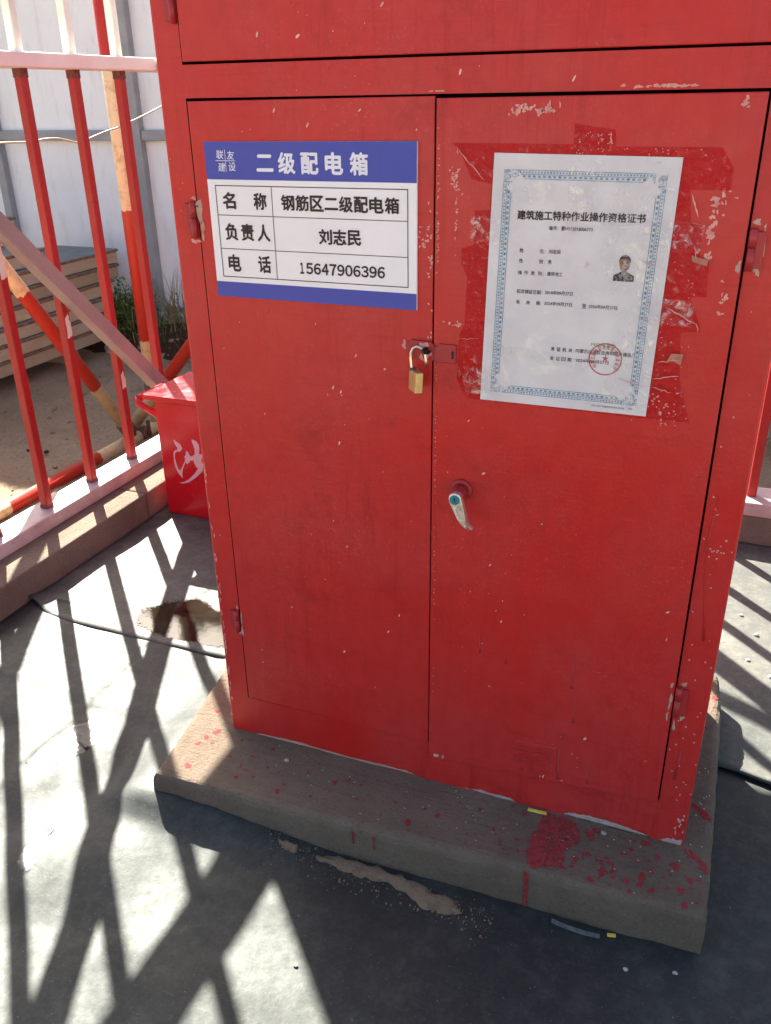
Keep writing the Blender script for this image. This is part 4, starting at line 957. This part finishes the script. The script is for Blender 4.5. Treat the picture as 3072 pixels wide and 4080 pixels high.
cp2 = obj('coupler', tube([(-1.395, 1.545, -0.055), (-1.395, 1.515, -0.012)], 0.031, 18), M['rust'], sf)
obj('bolt', tube([(-1.36, 1.53, -0.06), (-1.36, 1.51, 0.0)], 0.008, 6), M['rust'], cp2)
cp3 = obj('coupler', tube([(-1.405, 1.735, 0.03), (-1.405, 1.735, 0.08)], 0.031, 18), M['rust'], sf)
obj('bolt', tube([(-1.37, 1.700, 0.035), (-1.37, 1.700, 0.085)], 0.008, 6), M['rust'], cp3)

# loose cable strung behind the pickets
cable_pts = [(-1.24, 0.30, 1.03), (-1.24, 0.7, 1.02), (-1.24, 1.0041, 1.0154), (-1.25, 1.1301, 1.0117), (-1.25, 1.1798, 1.017), (-1.25, 1.2427, 1.016), (-1.25, 1.30, 1.006), (-1.25, 1.3411, 0.9995), (-1.25, 1.3935, 1.0112), (-1.25, 1.48, 1.028), (-1.25, 1.5683, 1.0426), (-1.25, 1.782, 1.0923), (-1.24, 2.1, 1.18), (-1.20, 2.5, 1.30), (-1.15, 2.962, 1.42)]
def smooth_path(p, n=6):
    out = []; P = [Vector(q) for q in p]
    for i in range(len(P) - 1):
        a, b, c, d = P[max(i - 1, 0)], P[i], P[i + 1], P[min(i + 2, len(P) - 1)]
        for k in range(n):
            t = k / n; out.append(0.5 * ((2 * b) + (c - a) * t + (2 * a - 5 * b + 4 * c - d) * t * t + (3 * b - a - 3 * c + d) * t ** 3))
    return out + [P[-1]]
o = obj('cable', tube(smooth_path(cable_pts), 0.0027, 8), M['cable'], origin=(-1.25, 1.0, 1.0), smooth=True)
tag(o, 'thin pale cable sagging behind the fence pickets towards the hoarding', 'cable')

# ------------------------------------------------------------------ fire sand bucket with lid
bk = empty('sand_bucket', (-0.56, 0.96, 0.013), 'glossy red metal sand bucket with lid and white character standing in the fence corner', 'bucket')
BX0, BX1, BY0, BY1, BZ1 = -0.728, -0.390, 0.850, 1.062, 0.362
obj('bucket_body', box(BX0, BX1, BY0, BY1, 0.014, BZ1, 0.004), M['bucket'], bk)
ld = obj('lid', box(-0.757, -0.362, 0.838, 1.076, 0.3625, 0.3790, 0.003), M['bucket'], bk)
obj('handle', tube([(-0.722, 0.905, 0.285), (-0.745, 0.890, 0.300), (-0.790, 0.858, 0.344), (-0.797, 0.868, 0.352), (-0.797, 1.000, 0.352), (-0.790, 1.010, 0.344), (-0.745, 1.02, 0.300), (-0.722, 1.02, 0.285)], 0.0105, 14), M['bucket'], bk)
# brush-written character
tr = [(587,1095),(600,1140),(630,1185),(632,1205),(600,1218),(585,1245),(588,1330),(600,1400),(640,1480),(690,1532),(685,1480),(690,1430),(715,1365),(725,1345),(740,1368),(765,1350),(780,1320),(800,1330),(815,1310),(820,1345),(850,1400),(870,1410),(830,1470),(760,1540),(700,1575),(645,1585),(690,1592),(760,1575),(850,1510),(920,1440),(925,1370),(905,1320),(915,1285),(960,1262),(965,1245),(905,1250),(880,1250),(885,1200),(880,1150),(850,1110),(800,1085),(797,1115),(815,1150),(830,1200),(830,1260),(790,1280),(770,1265),(760,1235),(735,1215),(725,1265),(712,1285),(722,1320),(690,1390),(660,1440),(640,1430),(618,1370),(600,1300),(602,1250),(625,1228),(660,1230),(690,1195),(670,1150),(640,1130)]
# outline px -> face coordinates (measured: face left edge x runs with height)
def f2(p):
    u, v = p; lx = 372 + (v - 700) * 0.1105
    zz = BZ1 - (v - 668) * (0.348 / 1278) + (u - lx) * 0.00003
    return (BX0 + (u - lx) * 0.000292, zz)
obj('lettering', flat_xz([[f2(p) for p in tr]], BY0 - 0.0006), simple('pink white paint', (0.66, 0.42, 0.46), (0.62, 0.38, 0.42), 60, rough=0.4), bk)

# ------------------------------------------------------------------ hoarding wall behind
hw = empty('hoarding_wall', (-2.0, 3.0, 0.06), 'tall pale grey sheet metal site hoarding with grey posts and rail behind the fence', 'wall')
WX = [-2.25 + 0.935 * k for k in range(-7, 10)]
for a, b in zip(WX, WX[1:]): obj('wall_panel', box(a + 0.003, b - 0.003, 3.0, 3.03, 0.06, 2.06, 0.003), M['wall'], hw)
for x in WX: obj('post', box(x - 0.004, x + 0.046, 2.955, 2.999, 0.02, 2.08, 0.003), M['post'], hw)
for z in (0.93, 1.90):
    for a, b in zip(WX, WX[1:]): obj('cross_rail', box(a + 0.047, b - 0.005, 2.965, 2.999, z, z + 0.05, 0.003), M['post'], hw)
for a, b in zip(WX, WX[1:]): obj('base_channel', box(a + 0.047, b - 0.005, 2.970, 2.999, 0.060, 0.085, 0.002), M['post'], hw)
ft = obj('wall_footing', box(-9, 6.4, 2.90, 3.08, -0.10, 0.055, 0.012), M['footing']); tag(ft, kind='structure')

# ------------------------------------------------------------------ stack of formwork panels
grp = 'stacked formwork panels'
order = ['lowest', 'second lowest', 'third lowest', 'fourth lowest', 'fifth lowest', 'sixth lowest']
rnd = random.Random(8)
zb = -0.028; th = 0.073
def panel(x1, y0, y1, z, wd, label, skew=0.0):
    r = empty('formwork_panel', (x1 - wd / 2, (y0 + y1) / 2, z), label, 'panel', grp); r.rotation_euler.z = 0
    hx, hy = wd / 2, (y1 - y0) / 2; L = root_loc(r)
    def B(x0_, x1_, y0_, y1_, z0_, z1_, b=0.003):
        bm = box(x0_, x1_, y0_, y1_, z0_, z1_, b); bmesh.ops.transform(bm, matrix=Matrix.Translation(L), verts=bm.verts); return bm
    obj('timber', B(hx - 0.05, hx - 0.004, -hy + 0.01, hy - 0.012, 0, th - 0.018), M['wood'], r)
    obj('timber', B(-hx + 0.004, -hx + 0.05, -hy + 0.01, hy - 0.012, 0, th - 0.018), M['wood'], r)
    for k in range(4):
        yy = -hy + 0.02 + k * (2 * hy - 0.1) / 3
        obj('timber', B(-hx + 0.052, hx - 0.052, yy, yy + 0.05, 0.001, th - 0.019), M['wood'], r)
    ply = obj('plywood_face', B(-hx, hx, -hy, hy, th - 0.0175, th - 0.0065), M['plyedge'], r)
    obj('plywood_film', B(-hx + 0.002, hx - 0.002, -hy + 0.002, hy - 0.002, th - 0.0062, th - 0.0035, 0.0), M['ply'], ply)
    r.rotation_euler.z = skew
for k in range(6):
    x1 = -2.335 - 0.004 * k + rnd.uniform(-0.012, 0.012)
    panel(x1, 0.55, 2.64 + 0.046 * k + rnd.uniform(-0.02, 0.02), zb + k * th, 0.44, ('dirty timber framed formwork panel, %s in the stack by the hoarding' % order[k]) if k < 5 else 'long grey faced formwork panel, topmost full length one of the stack', rnd.uniform(-0.006, 0.006))
panel(-2.40, 0.5, 2.36, zb + 6 * th, 0.43, 'shorter grey faced formwork panel lying on top of the stacked panels', 0.0)
# two thin boards further along
for k, (z, y1, lab) in enumerate(((0.585, 2.50, 'upper thin plywood board jutting out over the stacked panels'), (0.495, 2.49, 'lower thin plywood board under another on the stacked panels'))):
    r = empty('plywood_board', (-2.85, 1.8, z), lab, 'board')
    b_ = obj('plywood_core', box(-3.05, -2.68, 1.0, y1, z, z + 0.014, 0.002), M['plyedge'], r)
    obj('plywood_film', box(-3.048, -2.682, 1.002, y1 - 0.002, z + 0.0142, z + 0.0165), M['ply'], b_)
    for j in range(3): obj('batten', box(-3.0, -2.72, 1.2 + j * 0.42, 1.25 + j * 0.42, z - 0.074 if k == 0 else 0.482, z - 0.001, 0.002), M['wood'], r)
# sleepers that carry the stack
for i, (y, lab) in enumerate(((0.9, 'timber sleeper under the near end of the formwork stack'), (1.7, 'timber sleeper under the middle of the formwork stack'), (2.4, 'timber sleeper under the far end of the formwork stack'))):
    o = obj('timber_sleeper', box(-2.78, -2.42, y, y + 0.09, -0.14, zb - 0.001, 0.004), M['wood'], origin=(-2.6, y, -0.14)); tag(o, lab, 'timber')

# ------------------------------------------------------------------ weeds by the hoarding
def blade(bm, base, h, lean, az, wd, curl=0.6, n=5):
    d = Vector((math.cos(az), math.sin(az), 0)); s = Vector((-d.y, d.x, 0)); prev = None
    for i in range(n + 1):
        t = i / n; p = Vector(base) + d * (lean * h * t ** (1 + curl)) + Vector((0, 0, h * (t - 0.25 * lean * t * t)))
        ww = wd * (1 - t) ** 0.7 * (0.6 + 0.8 * min(1, 3 * t)); a, b = bm.verts.new(p + s * ww), bm.verts.new(p - s * ww)
        if prev: bm.faces.new((prev[0], prev[1], b, a))
        prev = (a, b)
def leaflet(bm, c, size, rnd):
    az, el = rnd.uniform(0, 6.28), rnd.uniform(-0.3, 0.9); d = Vector((math.cos(az) * math.cos(el), math.sin(az) * math.cos(el), math.sin(el))); s = d.orthogonal().normalized()
    P = [Vector(c), Vector(c) + d * size * 0.5 + s * size * 0.22, Vector(c) + d * size, Vector(c) + d * size * 0.5 - s * size * 0.22]
    bm.faces.new([bm.verts.new(p) for p in P])
def weed(x, y, n_blade, h, spread_, n_leaf, label, seed, dry=0.3):
    rnd = random.Random(seed); r = empty('weed_clump', (x, y, ground_h(x, y)), label, 'weed', None)
    bg_, bd = bmesh.new(), bmesh.new()
    for _ in range(n_blade):
        bx, by = x + rnd.gauss(0, spread_), y + rnd.gauss(0, spread_ * 0.5); by = min(by, 2.90)
        blade(bd if rnd.random() < dry else bg_, (bx, by, ground_h(bx, by) - 0.005), h * rnd.uniform(0.4, 1.1), rnd.uniform(0.1, 0.9), rnd.uniform(math.pi, 2 * math.pi), rnd.uniform(0.0012, 0.0032))
    for _ in range(n_leaf):
        bx, by = x + rnd.gauss(0, spread_), min(2.92, y + rnd.gauss(0, spread_ * 0.6)); leaflet(bg_, (bx, by, ground_h(bx, by) + abs(rnd.gauss(0.0, h * 0.4))), rnd.uniform(0.012, 0.035), rnd)
    tag(obj('foliage', bg_, M['leaf'], r), kind='stuff'); tag(obj('dry_stalk', bd, M['straw'], r), kind='stuff')
weed(-2.36, 2.86, 300, 0.26, 0.085, 420, 'bushy green weeds between the formwork stack and the hoarding post', 1, 0.16)
weed(-2.24, 2.80, 120, 0.10, 0.09, 140, 'low creeping weeds on the crumbling soil bank by the hoarding post', 2, 0.5)
weed(-2.06, 2.88, 46, 0.34, 0.035, 30, 'tall thin dry grass standing against the hoarding', 3, 0.85)
weed(-1.90, 2.82, 150, 0.12, 0.10, 60, 'straggly dry grass hanging over the soil bank', 4, 0.85)
weed(0.95, 2.30, 120, 0.12, 0.14, 60, 'sparse dry weeds on the sand beyond the rear fence', 5, 0.8)
weed(1.15, 2.75, 160, 0.22, 0.2, 120, 'green and dry weeds at the hoarding foot beyond the rear fence', 6, 0.5)

# ------------------------------------------------------------------ small loose things
def rock(x, y, z, r, seed, mat, label, name='pebble', cat='pebble', group=None, sq=(1, 0.8, 0.6)):
    bm = bmesh.new(); bmesh.ops.create_icosphere(bm, subdivisions=2, radius=r); rnd = random.Random(seed)
    for v in bm.verts: v.co *= 1 + 0.35 * fbm(v.co.x / r + seed, v.co.y / r, v.co.z / r, 2); v.co.x *= sq[0]; v.co.y *= sq[1]; v.co.z *= sq[2]
    bmesh.ops.transform(bm, matrix=Matrix.Translation((x, y, z + r * sq[2] * 0.7)), verts=bm.verts)
    o = obj(name, bm, mat, origin=(x, y, z)); return tag(o, label, cat, group)
rock(-2.33, 2.66, ground_h(-2.33, 2.66), 0.055, 2, M['stone'], 'pale broken stone lying at the foot of the soil bank', 'stone', 'stone', None, (1, 0.8, 0.9))
for i, (x, y, lab) in enumerate(((0.862, 0.83, 'pale pebble on the dusty mat, first from the rear kerb'), (0.895, 0.755, 'pale pebble on the dusty mat, second from the rear kerb'), (0.880, 0.648, 'pale pebble on the dusty mat, third from the rear kerb'), (0.925, 0.60, 'pale pebble on the dusty mat, fourth from the rear kerb'))):
    rock(x, y, mat_back_h(x, y), 0.0045 + 0.001 * (i % 2), i + 4, M['stone'], lab, group='pebbles on the mat beside the cabinet')
for i, (x, y, lab) in enumerate(((0.735, -0.185, 'tiny pebble on the dark mat below the yellow scrap'), (0.80, -0.165, 'tiny pebble on the dark mat nearest the slab corner'), (0.30, -0.345, 'tiny dark pebble alone on the sunlit part of the mat'))):
    rock(x, y, mat_front_h(x, y), 0.0035, i + 14, M['stone'], lab, group='pebbles on the front mat')
rock(0.672, -0.018, 0.08, 0.0045, 24, M['stone'], 'grey crumb of mortar on the slab by the cabinet foot')
rock(0.135, -0.045, 0.08, 0.0045, 25, M['stone'], 'grey crumb of mortar on the slab below the left door')
bm = bmesh.new(); rnd = random.Random(77)
for i in range(520):
    x = rnd.uniform(-2.25, -1.02); y = rnd.uniform(0.5, 2.78); r = rnd.choice((0.003, 0.004, 0.005, 0.006, 0.008, 0.012)) * (1.5 if y > 2.5 else 1)
    bmesh.ops.create_icosphere(bm, subdivisions=1, radius=r, matrix=Matrix.Translation((x, y, ground_h(x, y) + r * 0.3)) @ Matrix.Rotation(rnd.uniform(0, 3), 4, 'Z') @ Matrix.Diagonal((1, rnd.uniform(0.6, 1), rnd.uniform(0.5, 0.8), 1)))
for v in bm.verts: v.co += Vector((fbm(v.co.x * 150, v.co.y * 150, 1), fbm(v.co.x * 150, v.co.y * 150, 5), fbm(v.co.x * 150, v.co.y * 150, 9))) * 0.0022
o = obj('soil_clods', bm, [M['sand'], M['soil']]); tag(o, 'loose clods scattered over the sand outside the fence', 'soil', kind='stuff')
for p_ in o.data.polygons: p_.material_index = 1 if (p_.index // 20) % 7 == 0 else 0
# scraps
o = obj('plastic_strip', zprism([(0.551, -0.0120), (0.581, -0.0110), (0.581, -0.0060), (0.551, -0.0070)], 0.0803, 0.0832, 0.0006), M['yellow'], origin=(0.566, -0.009, 0.0803)); tag(o, 'short yellow plastic strip on the slab against the cabinet foot', 'strip')
hz_ = mat_front_h(0.66, -0.142)
bm = bmesh.new()
pa = [(0.622 + 0.0118 * k, -0.1435 - 0.0035 * math.sin(k * 0.5)) for k in range(7)]
for k in range(6):
    a, b = pa[k], pa[k + 1]
    q_ = [(a[0], a[1] - 0.0026), (b[0], b[1] - 0.0026), (b[0], b[1] + 0.0026), (a[0], a[1] + 0.0026)]
    bm.faces.new([bm.verts.new((p[0], p[1], mat_front_h(p[0], p[1]) + 0.002 + (0.004 if j > 1 else 0))) for j, p in enumerate(q_)])
bmesh.ops.remove_doubles(bm, verts=bm.verts, dist=1e-5); bmesh.ops.solidify(bm, geom=bm.faces[:], thickness=0.0012)
o = obj('plastic_strip', bm, M['clear'], origin=(0.66, -0.142, hz_)); tag(o, 'cloudy grey plastic strip on the mat against the slab front', 'strip')
o = obj('plastic_strip', zprism([(0.703, -0.139), (0.715, -0.136), (0.714, -0.131), (0.702, -0.134)], hz_ + 0.001, hz_ + 0.0035, 0.0006), M['yellow'], origin=(0.709, -0.135, hz_)); tag(o, 'tiny yellow plastic scrap on the mat at the slab front', 'strip')
# scrap of green netting by the stack
bm = bmesh.new(); n = 14
for j in range(4):
    for i in range(n): pass
vv = [( -2.30 + 0.02 * j + 0.012 * fbm(i * 0.6, j), 1.15 + 0.035 * i, ground_h(-2.3, 1.15 + 0.035 * i) + 0.012 + 0.014 * math.sin(i * 1.3 + j) + 0.008 * j) for j in range(4) for i in range(n)]
ff = [(j * n + i, j * n + i + 1, (j + 1) * n + i + 1, (j + 1) * n + i) for j in range(3) for i in range(n - 1)]
o = obj('netting_scrap', (vv, ff), M['net'], origin=(-2.28, 1.4, -0.1)); tag(o, 'scrap of dark green netting on the sand under the formwork stack', 'netting')
